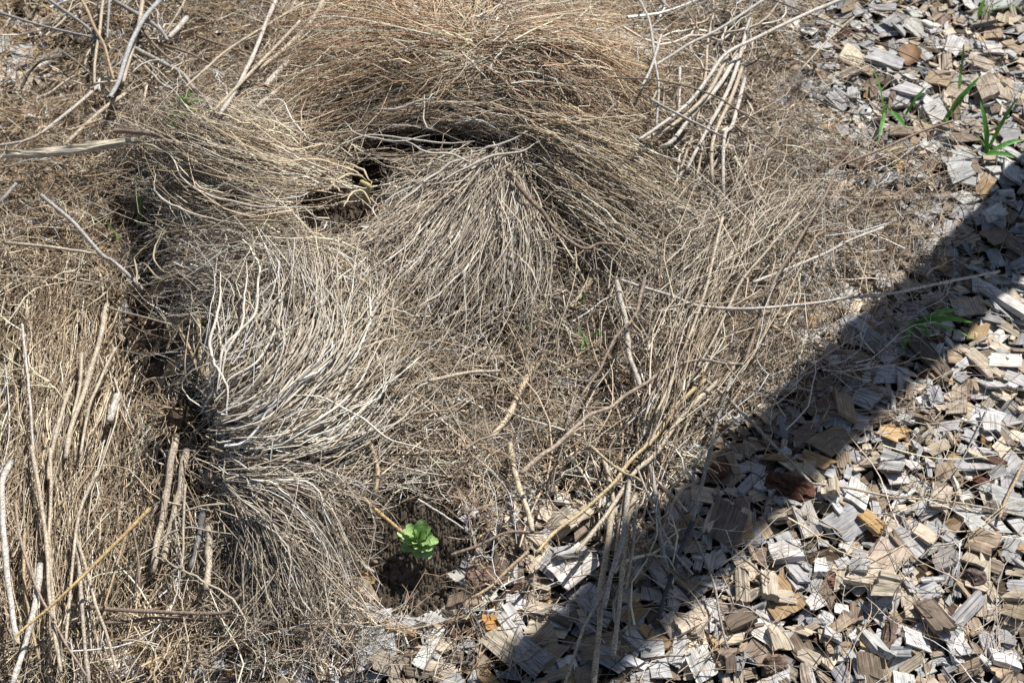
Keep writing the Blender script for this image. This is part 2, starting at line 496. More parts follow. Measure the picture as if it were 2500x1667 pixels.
def drop(x, y, L, W, T, yaw, tn, colr=None, proto=None, name=None, label=None, rough=1.0, maxh=.045):
    c, s = math.cos(yaw), math.sin(yaw)
    lx = np.array([0, .4, .4, -.4, -.4, 0, 0, .4, -.4]) * L; ly = np.array([0, .4, -.4, .4, -.4, .4, -.4, 0, 0]) * W
    qx = x + lx * c - ly * s; qy = y + lx * s + ly * c
    ii = np.clip(((qx - X0) / CELL).astype(int), 0, NX - 1); jj = np.clip(((qy - Y0) / CELL).astype(int), 0, NY - 1)
    h = HG[jj, ii].astype(float)
    if h[0] - BASE[jj[0], ii[0]] > maxh and name is None: return False
    # plane under the chip
    sxl = (lx * (h - h.mean())).sum() / (lx ** 2).sum(); syl = (ly * (h - h.mean())).sum() / (ly ** 2).sum()
    sxl = np.clip(sxl, -.7, .7) + rng.normal(0, .09) * rough; syl = np.clip(syl, -.8, .8) + rng.normal(0, .10) * rough
    res = h - h.mean() - sxl * lx - syl * ly
    z = h.mean() + .45 * max(res.max(), 0) + T * .5
    ax = np.array([c, s, sxl]); ax /= np.linalg.norm(ax)
    ay = np.array([-s, c, syl]); ay -= ax * (ax @ ay); ay /= np.linalg.norm(ay)
    az = np.cross(ax, ay)
    cen = np.array([x, y, z])
    # raise the height map
    r = .5 * math.hypot(L, W)
    i0, i1 = max(int((x - r - X0) / CELL), 0), min(int((x + r - X0) / CELL) + 2, NX)
    j0, j1 = max(int((y - r - Y0) / CELL), 0), min(int((y + r - Y0) / CELL) + 2, NY)
    if i1 <= i0 or j1 <= j0: return False
    dx = hx[i0:i1][None] - x; dy = hy[j0:j1][:, None] - y
    u = dx * c + dy * s; v = -dx * s + dy * c
    ins = (abs(u) < L * .48) & (abs(v) < W * .48)
    zt = z + T * .5 + sxl * u + syl * v
    sub = HG[j0:j1, i0:i1]; up = ins & (zt > sub)
    sub[up] = zt[up]; IDG[j0:j1, i0:i1][up] = len(chips)
    if colr is None:
        colr = np.array(TONES[TN[tn]]) * math.exp(rng.normal(0, .14)) * np.exp(rng.normal(0, .012, 3))
    chips.append(dict(p=int(rng.integers(len(PROT))) if proto is None else proto, L=L, W=W, T=T, c=cen, A=np.stack([ax, ay, az]), tn=tn, col=colr, name=name, label=label, yaw=yaw))
    return True

cand = 56000
cx = rng.uniform(X0 + .03, X1 - .03, cand); cy = rng.uniform(Y0 + .03, Y1 - .03, cand)
ppx, ppy, _ = project(np.stack([cx, cy, 0 * cx], -1))
cov = grid_at(CG, ppx, ppy)
far = ((ppx > 3000) | (ppx < -400) | (ppy < -350) | (ppy > 2150))
keep = (rng.random(cand) < cov) & ~((far) & (rng.random(cand) < .6))
# no chips on the bare soil by the rosette, in the pit or in the hollow
def inell(px, py, a, b, c, d): return ((px - a) / c) ** 2 + ((py - b) / d) ** 2 < 1
for e in ((1000, 1330, 130, 110), (1010, 1440, 110, 65), (790, 530, 130, 90)):
    keep &= ~inell(ppx, ppy, *e)
tone_id = rng.choice(len(TN), cand, p=TW / TW.sum())
# towards the top and the left the chips are browner
warm = (ppx < 1900) & (ppy < 1000) & (rng.random(cand) < .5)
tone_id[warm & (tone_id == 0)] = 2
left_ = (ppx < 1000) & (ppy < 1450) & (rng.random(cand) < .7)
tone_id[left_] = rng.choice([1, 2, 2, 4, 3], left_.sum())
order = np.where(keep)[0]
sz = np.exp(rng.normal(0, .36, cand))
ord2 = order[np.argsort(sz[order] * rng.uniform(.5, 1.5, len(order)))]   # small bits first, big ones on top more often
for k in ord2:
    L = np.clip(.0200 * sz[k], .008, .048) * rng.uniform(.75, 1.3)
    W = L * rng.choice([rng.uniform(.55, .95), rng.uniform(.2, .5)], p=[.6, .4])
    T = rng.uniform(.0024, .0064) * min(1, .5 + L * 18)
    drop(cx[k], cy[k], L, W, T, rng.uniform(0, 2 * math.pi), int(tone_id[k]))

def special(px, py, Lp, Wp, ang, tn, label, T=.007, name='wood_chip', colr=None, proto=None):
    """a chip one can point at: place and size in pixels of the photograph, ang in the picture (degrees, anticlockwise from right)"""
    p = at_z(px, py, .02)
    a2 = at_z(px + 40 * math.cos(R(ang)), py - 40 * math.sin(R(ang)), .02)
    d = a2 - p; yaw = math.atan2(d[1], d[0]); sc = np.linalg.norm(d[:2]) / 40
    sw = np.linalg.norm((at_z(px + 40 * math.sin(R(ang)), py + 40 * math.cos(R(ang)), .02) - p)[:2]) / 40
    drop(p[0], p[1], Lp * sc, Wp * sw, T, yaw, tn, None if colr is None else np.array(colr), proto, name, label, .4)
S_ = special
S_(1400, 1395, 105, 70, 40, 5, 'large pale weathered wood chip crossed by twig shadows, left of the fanned stalk bundle', .009)
S_(1390, 1362, 80, 60, 10, 0, 'grey wood chip tucked behind the large pale chip near the stalk bundle')
S_(1212, 1527, 62, 42, 5, 3, 'orange-yellow squarish wood chip below the small soil pit', .009, colr=(.48, .26, .09))
S_(1248, 1555, 100, 34, 125, 5, 'long white wood chip leaning just right of the orange-yellow chip')
S_(1232, 1590, 95, 62, 140, 1, 'broad cream wood chip with coarse grain below the orange-yellow chip')
S_(1292, 1612, 85, 62, 155, 0, 'broad silver chip at the edge of the shade near the bottom')
S_(1048, 1590, 120, 34, 62, 5, 'long white splintery chip slanting at the bottom edge, left of centre')
S_(980, 1545, 80, 38, -8, 3, 'flat honey brown chip at the lower rim of the soil pit', colr=(.36, .23, .12))
S_(1115, 1470, 55, 42, 85, 4, 'upright grey brown chip at the right rim of the soil pit', .009)
S_(1130, 1235, 88, 30, 3, 2, 'smooth orange-brown chip lying on the soil above right of the green rosette', colr=(.38, .20, .10))
S_(345, 1598, 65, 62, 150, 3, 'yellow squarish chip with fine grain near the bottom left corner', .008, colr=(.50, .33, .15))
S_(296, 1630, 62, 60, 95, 5, 'white chip at the bottom edge beside the yellow chip')
S_(340, 1640, 60, 40, 100, 0, 'grey chip at the bottom edge below the yellow chip')
S_(1913, 1370, 76, 48, 5, 5, 'white brick-shaped chip with parallel grain in the sunlit mulch', .012)
S_(1998, 1402, 52, 36, 88, 5, 'small white upright chip with two dark grooves', .008)
S_(2120, 1435, 120, 58, -20, 1, 'long cream chip with stepped broken end in the middle of the mulch', .010)
S_(2152, 1468, 68, 52, -2, 1, 'thick cream block of wood with rough left end', .014)
S_(2088, 1410, 50, 36, -15, 0, 'smooth grey chip tilted beside the white grooved chip', .010)
S_(1872, 1455, 72, 40, 92, 1, 'upright cream chip at the lower edge of the shade', .010)
S_(1810, 1448, 74, 36, 95, 1, 'narrow pale chip standing left of its cream neighbour')
S_(1960, 1298, 78, 50, 125, 5, 'ragged white chip with dark grain lines beside the bark chunk')
S_(2015, 1238, 42, 40, 85, 1, 'small cream cube of wood right of the bark chunk', .014)
S_(2118, 1305, 66, 30, -38, 3, 'smooth honey coloured chip tilted in the open mulch', .010, colr=(.46, .30, .14))
S_(2245, 1335, 60, 40, -35, 1, 'cream chip lying above the pale grey square chip')
S_(2298, 1390, 52, 40, 12, 5, 'light grey square chip with a dark groove in the right mulch', .009)
S_(2165, 1165, 60, 42, -15, 5, 'bright white chip under the long straw crossing the mulch')
S_(2285, 1240, 70, 48, 80, 1, 'upright beige chip with fine grain below the long straw')
S_(2385, 1355, 75, 55, -30, 2, 'wide tan chip with fine grain near the right side', .010)
S_(2270, 1530, 95, 48, -55, 4, 'long grey brown chip slanting in the lower right', .012)
S_(2125, 1595, 85, 40, -60, 0, 'dark silver chip with slanted grain near the bottom edge', .011)
S_(1710, 1625, 72, 60, 120, 5, 'blocky white chip near the bottom edge right of the stalk bundle', .012)
S_(1805, 1530, 66, 38, 15, 4, 'brown block of wood at the bottom of the shade', .012)
S_(1895, 1570, 62, 54, 120, 1, 'square cream chip with curved grain near the bottom')
S_(2450, 1620, 80, 40, -12, 0, 'grey plank-like chip in the bottom right corner', .010)
S_(2355, 1505, 90, 34, 45, 0, 'silver chip slanting upward right in the bottom right', .009)
S_(2025, 1090, 80, 70, 30, 2, 'big tan chip with wavy grain in the middle of the shade band', .009)
S_(2055, 1015, 70, 48, 100, 2, 'upright tan chip in the shade above the big wavy-grained chip')
S_(2110, 985, 62, 40, -30, 0, 'silver chip in the shade pointing at the grass tuft')
S_(1545, 1345, 44, 50, 90, 2, 'upright tan chip between the shaded stalks', .009)
S_(1610, 1400, 80, 44, -60, 0, 'furrowed grey chip in shade under the black stick')
S_(2455, 745, 150, 30, -40, 5, 'long white splinter of wood at the right edge above the sunlit mulch', .010)
S_(2265, 872, 150, 36, -48, 4, 'long grey splinter on the lower edge of the shade band', .010)
S_(2395, 890, 120, 30, -55, 1, 'long pale splinter right of the grey one', .009)
S_(2212, 595, 70, 28, 85, 4, 'narrow upright sliver of wood in the shade at upper right')
S_(2235, 62, 46, 34, -20, 5, 'bright white chip near the top right')
S_(2160, 150, 90, 34, -22, 0, 'long grey chip below the bright white chip at upper right', .010)
S_(2215, 250, 70, 30, -35, 0, 'grooved silver chip beside the grass blades')
S_(2280, 285, 42, 36, 20, 5, 'rounded white chip between the grass tufts')
S_(2405, 230, 58, 36, -70, 1, 'cream block of wood near the right grass tuft', .012)
S_(55, 130, 55, 55, 10, 0, 'flat grey slab of wood at the upper left')
S_(30, 178, 90, 22, 95, 0, 'narrow pointed grey chip standing near the left edge')
S_(95, 170, 60, 40, 20, 5, 'pale chip beside the narrow pointed one at upper left')

# which chips show largest
vis = np.bincount(IDG[IDG >= 0].ravel(), minlength=len(chips)).astype(float)
cc = np.array([c['c'] for c in chips])
qx, qy, qd = project(cc)
inf = (qx > 0) & (qx < 2500) & (qy > 0) & (qy < 1667)
score = vis * inf / qd ** 2
for k, c in enumerate(chips):
    tangle_cov = 1.0
    if c['name']: score[k] = 1e9
# chips under the stems hardly show
hide = np.clip(1.6 - ((2500 - qx) / 900 + (1667 - qy) / 1500) * .55, .15, 1)
score *= hide
top = set(np.argsort(-score)[:300].tolist())

def chip_geom(c):
    V, q, b = PROT[c['p']]
    Lc = V * np.array([c['L'], c['W'], c['T']])
    return Lc, q, b

def zone(px, py):
    if px < 900 and py < 900: return 'among upper left sticks'
    if px < 900: return 'under bottom left stems'
    if py > 1500 and px < 1400: return 'bottom edge left of stalk bundle'
    if px < 1400: return 'right of the green rosette'
    if px < 1700 and py > 1200: return 'in shade by the stalk bundle'
    if py < 300: return 'between upper right grass tufts'
    if py < 600: return 'below the right grass tufts'
    # band of shade
    lo = 1500 + (1600 - px) * 1.02
    if py < lo - 30 and py > lo - 330: return 'in the diagonal shade band'
    if py < 1100: return 'sunlit right edge below shade'
    if py > 1520: return 'sunlit bottom right edge' if px > 2050 else 'bottom edge beside the shade'
    if px > 2250: return 'sunlit mulch near right edge'
    if px > 1950: return 'middle of the sunlit mulch'
    return 'sunlit rim of shade band'

sV, sQ, sB, sT, sG = [], [], [], [], []
off = 0
bn = {}
for k, c in enumerate(chips):
    Lc, q, b = chip_geom(c)
    go = rng.uniform(-5, 5, 3)
    if vis[k] < 4: continue      # buried out of sight
    tone = np.tile(c['col'], (len(Lc), 1))
    if k in top:
        me = mesh_np('wood_chip', Lc, [q, b], False, tone, Lc + go)
        o = link('wood_chip', me, M_WOOD)
        Mx = Matrix.Identity(4)
        for a in range(3):
            for r_ in range(3): Mx[r_][a] = c['A'][a][r_]
            Mx[a][3] = c['c'][a]
        o.matrix_world = Mx
        if c['label']:
            tag(o, c['label'], 'wood chip', 'wood chips of the mulch')
        else:
            asp = c['W'] / c['L']
            shp = 'long thin' if asp < .33 else 'narrow' if asp < .55 else 'oblong' if asp < .78 else 'squarish'
            size = 'large' if c['L'] > .034 else 'small' if c['L'] < .026 else 'middling'
            a0 = project(c['c'] - c['A'][0] * .01); a1 = project(c['c'] + c['A'][0] * .01)
            an = math.degrees(math.atan2(-(a1[1] - a0[1]), a1[0] - a0[0])) % 180
            way = 'level' if an < 22 or an > 158 else 'rising' if an < 68 else 'upright' if an < 112 else 'falling'
            tag(o, f"{size} {shp} {TN[c['tn']]} chip, {way} grain, {zone(*project(c['c'])[:2])}", 'wood chip', 'wood chips of the mulch')
    else:
        W3 = Lc @ c['A'] + c['c']
        sV.append(W3); sQ.append(q + off); sT.append(tone); sG.append(Lc + go); off += len(Lc)
same = {}
for o in bpy.data.objects:
    if o.name.startswith('wood_chip'): same.setdefault(o['label'], []).append(o)
for lb, os_ in same.items():
    if len(os_) > 1:
        os_.sort(key=lambda o: project(np.array(o.matrix_world.translation))[0])
        words = ['the left one', 'the right one'] if len(os_) == 2 else ['leftmost'] + (['middle one'] if len(os_) == 3 else ['second from left', 'third from left', 'fourth from left', 'fifth from left'][:len(os_) - 2]) + ['rightmost']
        for o, wd_ in zip(os_, words): o['label'] = lb + ', ' + wd_
# smallest splinters between the chips ride along in the same mass; the bottoms are of different lengths
me = mesh_np('wood_chip_mulch', np.concatenate(sV), [np.concatenate(sQ)], False, np.concatenate(sT), np.concatenate(sG))
o = link('wood_chip_mulch', me, M_WOOD)
tag(o, 'bed of mixed grey and tan wood chips covering the ground', 'mulch', kind='stuff')
TRI[0] += sum(len(q) * 2 + 10 for q in sQ)
print('chips', len(chips), 'tris so far', TRI[0])

# from here on the stems rest on the chips: height of the chip layer above the soil
def litter(x, y):
    i = np.clip(((x - X0) / CELL).astype(int), 0, NX - 1); j = np.clip(((y - Y0) / CELL).astype(int), 0, NY - 1)
    return (HG - BASE)[j, i]

# ------------------------------------------------------------------ clumps of dry stems
def root_at(px, py, h=0.0):
    return P(np.array(px, float), np.array(py, float), h)

def clump(name, label, px, py):
    e = empty(name, root_at(px, py))
    tag(e, label, 'dry plant', 'dead clumps of thin stems heaped on the soil')
    return e

def stem_part(parent, pts, rad, tone, name='stem', mat=None, hs=None, sides=6, taper=.75):
    A = np.array(pts, float)
    if A.shape[1] == 2: A = np.concatenate([A, np.full((len(A), 1), .045)], 1)
    K = 5 * (len(A) - 1) + 1
    X = catmull(A[None], np.linspace(0, 1, K)[None])[0]
    W_ = P(X[:, 0], X[:, 1], X[:, 2])
    W_ = wobble(W_[None], .0012, 3)[0]
    rr = rad * (1 - taper * abs(np.linspace(-1, 1, K)) ** 2) * (1 + .05 * rng.normal(size=K))
    V, F = tubes(W_[None], rr[None], sides, True)
    V -= np.array(parent.location)
    return link(name, mesh_np(name, V, F, True, np.array(tone)), mat or M_STRAW, parent)

PALE = (.70, .65, .57)
OCH = [(.70, .54, .41), (.64, .49, .37), (.77, .66, .54), (.40, .28, .20), (.66, .47, .33)]
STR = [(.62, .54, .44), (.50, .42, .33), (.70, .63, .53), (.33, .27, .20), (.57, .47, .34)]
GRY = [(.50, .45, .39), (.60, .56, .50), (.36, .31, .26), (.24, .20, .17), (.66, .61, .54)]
BRN = [(.32, .25, .18), (.44, .36, .27), (.20, .15, .11), (.52, .44, .34)]  # brown stems, darkened so shade in the deep gaps is partly in their colour

# big arched clump, left of centre
cF = clump('dry_stem_clump', 'big clump of pale stems sweeping up in an arc from a root left of centre', 520, 1030)
gF = [[(560, 1120, .0), (660, 1130, .02), (800, 1120, .03), (940, 1060, .03), (1040, 950, .01)],
      [(540, 1075, .01), (660, 1080, .03), (800, 1040, .04), (910, 940, .03), (970, 820, .02)],
      [(525, 1050, .01), (660, 1025, .04), (790, 930, .05), (865, 800, .04), (860, 670, .02)],
      [(520, 1030, .01), (640, 990, .04), (740, 890, .05), (790, 760, .05), (765, 620, .03)],
      [(515, 1000, .01), (610, 950, .04), (690, 850, .05), (735, 730, .05), (705, 600, .03)],
      [(510, 960, .00), (570, 880, .03), (620, 800, .04), (655, 700, .04), (635, 580, .02)]]
gF2 = [[(690, 590, .03), (800, 620, .02), (890, 680, .02), (950, 770, .01)],
       [(730, 690, .03), (830, 735, .03), (930, 790, .02), (1020, 830, .0)],
       [(760, 790, .03), (860, 825, .03), (960, 860, .02), (1050, 890, .0)],
       [(750, 890, .03), (860, 895, .03), (960, 905, .02), (1050, 950, .0)],
       [(740, 980, .03), (850, 965, .03), (950, 990, .02), (1060, 1050, .0)]]
gF3 = [[(380, 600, .03), (480, 590, .04), (600, 560, .04), (720, 590, .03)],
       [(360, 690, .02), (470, 660, .05), (580, 640, .05), (720, 640, .04)],
       [(370, 760, .0), (480, 740, .04), (580, 720, .05), (700, 700, .04)]]
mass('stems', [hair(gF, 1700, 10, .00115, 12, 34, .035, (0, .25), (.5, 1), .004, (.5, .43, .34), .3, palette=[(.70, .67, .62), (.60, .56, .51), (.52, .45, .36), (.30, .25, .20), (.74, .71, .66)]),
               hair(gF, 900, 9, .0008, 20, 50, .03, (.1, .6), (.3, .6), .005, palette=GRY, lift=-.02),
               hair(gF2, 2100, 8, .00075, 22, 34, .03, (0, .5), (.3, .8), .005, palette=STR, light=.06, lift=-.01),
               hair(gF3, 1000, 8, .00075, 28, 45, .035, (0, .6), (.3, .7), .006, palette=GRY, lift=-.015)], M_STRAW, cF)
for pts, r_ in (([(538, 664), (536, 744), (513, 831), (524, 889), (553, 940), (554, 1024)], .0022),
                ([(654, 653), (633, 675), (625, 758), (582, 809), (545, 856), (535, 904), (530, 960)], .0022),
                ([(687, 715), (684, 773), (640, 867), (604, 900), (560, 925), (553, 945)], .002),
                ([(735, 660), (745, 760), (715, 850), (660, 930), (590, 985), (530, 1010)], .002),
                ([(790, 680), (775, 790), (740, 870), (690, 950), (610, 1010), (540, 1035)], .002),
                ([(820, 740), (795, 850), (740, 940), (650, 1020), (560, 1050)], .0019),
                ([(770, 640), (770, 760), (745, 850), (700, 940), (620, 1000), (545, 1020)], .0019),
                ([(600, 640), (600, 720), (585, 800), (548, 880), (530, 960)], .0018),
                ([(930, 830), (880, 930), (800, 1010), (690, 1060), (560, 1070)], .0018),
                ([(1050, 1100), (960, 1075), (880, 1020), (800, 976), (700, 960)], .0018)):
    stem_part(cF, [(a, b, .115) for a, b in pts], r_, PALE)
for pts in ([(389, 565), (340, 620), (327, 638), (335, 670), (345, 696), (400, 682)], [(345, 640), (372, 662), (385, 680)],
            [(402, 555), (380, 600), (378, 640), (420, 675)]):
    stem_part(cF, [(a, b, .10) for a, b in pts], .0016, (.45, .38, .27))
# the knot of fine roots it grew from
def root_knot(parent, px, py, n, spread, h=.03, up=-.2):
    c = root_at(px, py, h)
    parts = []
    K = 9
    d = rng.normal(size=(n, 3)); d[:, 2] = d[:, 2] * .45 + up; d[:, 0] -= .3
    d /= np.linalg.norm(d, axis=1, keepdims=True)
    Ln = rng.uniform(.4, 1, n) * spread
    t = np.linspace(0, 1, K)[None, :, None]
    Pt = c + rng.normal(0, .008, (n, 1, 3)) + d[:, None] * Ln[:, None, None] * t
    Pt = wobble(Pt, .006, 1.6)
    V, F = tubes(Pt, .0008 * np.exp(rng.normal(0, .3, (n, 1))) * (1.2 - .8 * t[..., 0]), 3)
    parts.append((V, F[0], tones(n, K * 3, (.42, .34, .25), .3)))
    o = mass('fine_roots', parts, M_STRAW, parent)
    # the woody crown itself
    u, v = np.meshgrid(np.linspace(0, 2 * math.pi, 15)[:-1], np.linspace(.12, math.pi - .12, 9))
    rr = .022 * (1 + .45 * (vnoise(u * 1.9 + 3, v * 3.1, 11) - .5) + .25 * rng.normal(size=u.shape) * .5)
    S = np.stack([rr * np.sin(v) * np.cos(u), rr * np.sin(v) * np.sin(u) * 1.1, rr * .9 * np.cos(v)], -1).reshape(-1, 3) + (c - np.array(parent.location))
    ii = np.arange(14 * 9).reshape(9, 14)
    q = np.stack([ii[:-1], np.roll(ii[:-1], -1, 1), np.roll(ii[1:], -1, 1), ii[1:]], -1).reshape(-1, 4)
    link('root_crown', mesh_np('root_crown', S, q, False, np.array([.09, .065, .045])), M_BARK, parent)
root_knot(cF, 440, 1010, 80, .09, .04)

# lower clump
cG = clump('dry_stem_clump', 'clump of grey stems arching down to the right from the same knot, lower left', 550, 1170)
gG = [[(560, 1130, .01), (680, 1100, .03), (820, 1120, .03), (920, 1150, .02), (990, 1190, .01)],
      [(550, 1150, .02), (640, 1140, .05), (740, 1170, .05), (820, 1260, .04), (860, 1360, .02)],
      [(555, 1180, .02), (640, 1190, .05), (720, 1240, .05), (790, 1330, .04), (800, 1440, .02)],
      [(560, 1210, .02), (610, 1250, .04), (660, 1340, .04), (690, 1430, .03), (690, 1530, .01)],
      [(555, 1220, .01), (580, 1280, .03), (600, 1360, .03), (590, 1450, .02), (600, 1540, .0)]]
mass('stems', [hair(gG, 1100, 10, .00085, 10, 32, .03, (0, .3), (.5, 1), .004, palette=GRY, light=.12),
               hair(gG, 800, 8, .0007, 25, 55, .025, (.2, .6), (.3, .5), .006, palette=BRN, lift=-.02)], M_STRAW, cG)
for pts, r_ in (([(553, 1100), (545, 1140), (552, 1165), (600, 1165), (690, 1178), (770, 1210), (830, 1270)], .0018),
                ([(560, 1150), (640, 1180), (740, 1225), (800, 1300), (840, 1380)], .0016),
                ([(555, 1180), (600, 1220), (622, 1280), (632, 1340), (620, 1400)], .0018),
                ([(400, 1370), (380, 1350), (415, 1300), (480, 1290), (600, 1310)], .0016),
                ([(390, 1355), (430, 1260), (500, 1235), (570, 1235), (600, 1290)], .0015),
                ([(385, 1350), (450, 1395), (520, 1430), (590, 1490), (600, 1560)], .0017),
                ([(640, 1210), (680, 1290), (685, 1370), (640, 1440), (570, 1500)], .0015)):
    stem_part(cG, [(a, b, .085) for a, b in pts], r_, (.50, .44, .35))

# left clump with its stems combed to the left
cC = clump('dry_stem_clump', 'clump of stems curving left from a yellow root beside the dark hollow', 890, 480)
gC = [[(880, 430, .01), (760, 395, .03), (640, 365, .05), (520, 330, .05), (440, 290, .04)],
      [(885, 455, .01), (760, 435, .03), (640, 415, .05), (500, 360, .05), (415, 310, .03)],
      [(890, 475, .01), (760, 490, .03), (620, 490, .04), (480, 435, .04), (400, 365, .03)],
      [(880, 490, .01), (760, 518, .02), (620, 528, .02), (470, 490, .02), (375, 420, .02)]]
gC2 = [[(470, 330, .04), (560, 300, .04), (680, 310, .03), (800, 340, .02)],
       [(500, 400, .04), (600, 370, .04), (720, 380, .03), (830, 400, .01)],
       [(370, 540, .01), (470, 560, .02), (600, 580, .02), (700, 560, .01)]]
mass('stems', [hair(gC, 1300, 10, .00095, 12, 26, .03, (0, .4), (.4, .9), .0035, palette=STR, light=.18),
               hair(gC, 800, 8, .0007, 18, 36, .025, (.3, .7), (.3, .4), .005, palette=GRY, lift=-.01),
               hair(gC2, 900, 8, .0007, 22, 34, .03, (0, .6), (.3, .7), .005, palette=GRY, light=.04, lift=-.01)], M_STRAW, cC)
for pts in ([(800, 465), (822, 440), (860, 425), (895, 440)], [(807, 430), (812, 450), (835, 470)], [(835, 405), (860, 415), (885, 430)],
            [(810, 395), (850, 400), (890, 420), (905, 450)], [(840, 505), (860, 470), (890, 470), (905, 500)]):
    stem_part(cC, [(a, b, .085) for a, b in pts], .0021, (.56, .48, .34), 'root')
stem_part(cC, [(880, 445, .085), (902, 455, .085), (893, 480, .06), (897, 510, .0)], .0042, (.50, .42, .20), 'root_crown', taper=.1)
for pts in ([(380, 425), (378, 465), (420, 500), (500, 530), (590, 548)], [(420, 380), (450, 440), (520, 480), (640, 505), (760, 505)],
            [(643, 242), (687, 246), (708, 282), (730, 315), (759, 343)], [(560, 330), (620, 380), (700, 420), (790, 440)],
            [(620, 330), (690, 365), (760, 400), (850, 430)]):
    stem_part(cC, [(a, b, .10) for a, b in pts], .0017, PALE)

# central fountain
cD = clump('dry_stem_clump', 'fountain of grey stems hanging toward the viewer from the central crest', 1240, 390)
gD = [[(1210, 380, .02), (1120, 400, .04), (1020, 470, .04), (920, 560, .03), (850, 630, .02)],
      [(1215, 385, .03), (1140, 440, .05), (1060, 540, .05), (1010, 630, .03), (980, 720, .02)],
      [(1225, 390, .03), (1180, 470, .06), (1130, 580, .06), (1090, 680, .04), (1050, 760, .02)],
      [(1235, 390, .03), (1230, 480, .06), (1210, 590, .06), (1190, 690, .04), (1160, 770, .02)],
      [(1245, 385, .03), (1270, 470, .05), (1290, 570, .05), (1300, 670, .04), (1290, 760, .02)],
      [(1255, 380, .02), (1320, 440, .04), (1370, 520, .04), (1410, 600, .03), (1450, 650, .02)]]
gD2 = [[(800, 340, .02), (900, 345, .03), (1010, 355, .03), (1120, 365, .03), (1230, 385, .03)],
       [(860, 400, .0), (950, 400, .03), (1040, 390, .04), (1130, 385, .04), (1230, 390, .03)],
       [(860, 520, .0), (930, 480, .01), (1010, 430, .02), (1110, 400, .04), (1220, 395, .03)]]
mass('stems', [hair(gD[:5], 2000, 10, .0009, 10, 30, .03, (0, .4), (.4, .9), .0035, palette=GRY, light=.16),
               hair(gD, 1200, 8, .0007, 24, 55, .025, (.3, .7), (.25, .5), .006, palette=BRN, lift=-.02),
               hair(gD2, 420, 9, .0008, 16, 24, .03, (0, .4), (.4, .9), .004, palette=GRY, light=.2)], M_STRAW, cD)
for pts, r_ in (([(1213, 545), (1180, 600), (1130, 660), (1080, 710), (1020, 750)], .0019),
                ([(1225, 540), (1240, 600), (1275, 635), (1300, 665), (1320, 720)], .0018),
                ([(1200, 400), (1225, 460), (1220, 520), (1213, 545), (1210, 570)], .0022),
                ([(1170, 375), (1100, 400), (1030, 450), (960, 510)], .002),
                ([(1290, 320), (1230, 350), (1190, 360), (1160, 372)], .002),
                ([(1320, 345), (1270, 370), (1190, 385), (1120, 420), (1060, 450)], .0022),
                ([(830, 355), (900, 330), (1000, 340), (1090, 350), (1160, 345)], .0016),
                ([(840, 295), (870, 325), (960, 345), (1050, 330)], .0015),
                ([(1037, 230), (1036, 300), (1060, 320)], .0015),
                ([(916, 266), (970, 267), (1017, 249), (1071, 238)], .0022),
                ([(980, 340), (1040, 370), (1110, 380), (1160, 400)], .002)):
    stem_part(cD, [(a, b, .115) for a, b in pts], r_, (.54, .50, .44))

# straw slope to the right of the crest
cE = clump('dry_stem_clump', 'smooth slope of fine tan straw running down right from the crest', 1340, 300)
gE = [[(1250, 265, .02), (1350, 280, .04), (1450, 315, .04), (1560, 365, .03), (1640, 430, .01)],
      [(1280, 300, .03), (1380, 335, .05), (1480, 385, .05), (1570, 450, .03), (1660, 520, .01)],
      [(1290, 350, .02), (1380, 405, .04), (1470, 460, .04), (1560, 520, .03), (1640, 590, .01)],
      [(1290, 390, .01), (1370, 460, .03), (1450, 530, .03), (1520, 590, .02), (1580, 650, .01)]]
mass('stems', [hair(gE, 2300, 9, .00075, 14, 26, .03, (0, .6), (.3, .8), .004, palette=STR, light=.05),
               hair(gE[2:], 900, 8, .0007, 20, 40, .03, (.2, .7), (.3, .5), .005, palette=GRY)], M_STRAW, cE)

# ochre clumps at the top
cA = clump('dry_stem_clump', 'ochre brown clump fanning left at the top centre', 1150, 110)
gA = [[(1150, 95, .02), (1050, 55, .04), (950, 20, .04), (850, -10, .03), (760, -20, .01)],
      [(1150, 105, .03), (1030, 85, .05), (910, 70, .05), (800, 80, .04), (700, 110, .01)],
      [(1150, 115, .03), (1020, 125, .05), (900, 150, .05), (780, 180, .04), (670, 215, .01)],
      [(1160, 135, .02), (1050, 175, .04), (930, 220, .04), (810, 250, .03), (700, 290, .01)],
      [(1180, 155, .02), (1120, 205, .04), (1040, 245, .04), (950, 285, .03), (860, 330, .01)]]
mass('stems', [hair(gA[:3], 1600, 8, .0009, 14, 30, .03, (0, .5), (.3, .8), .005, palette=OCH, light=.04),
               hair(gA[1:], 1900, 8, .0008, 18, 34, .03, (0, .6), (.3, .7), .006, palette=STR + OCH, light=.05)], M_STRAW, cA)
cB = clump('dry_stem_clump', 'ochre brown clump fanning right at the top centre', 1190, 110)
gB = [[(1165, 85, .02), (1280, 60, .04), (1400, 50, .04), (1480, 65, .02), (1560, 100, .01)],
      [(1180, 100, .03), (1300, 90, .05), (1420, 110, .05), (1520, 155, .03), (1590, 220, .01)],
      [(1190, 130, .03), (1300, 150, .04), (1400, 195, .04), (1480, 250, .03), (1560, 320, .01)],
      [(1190, 150, .02), (1250, 200, .03), (1330, 245, .03), (1410, 290, .02), (1480, 330, .01)]]
gV = [[(1050, -40, .0), (1080, 20, .03), (1130, 95, .03)], [(1200, -40, .0), (1170, 30, .03), (1150, 95, .03)]]
mass('stems', [hair(gB, 2100, 8, .0008, 14, 30, .03, (0, .6), (.3, .8), .005, palette=OCH + OCH + STR, light=.04),
               hair(gV, 320, 7, .001, 14, 14, .03, (0, .3), (.5, 1), .004, palette=STR + OCH, light=.2)], M_STRAW, cB)
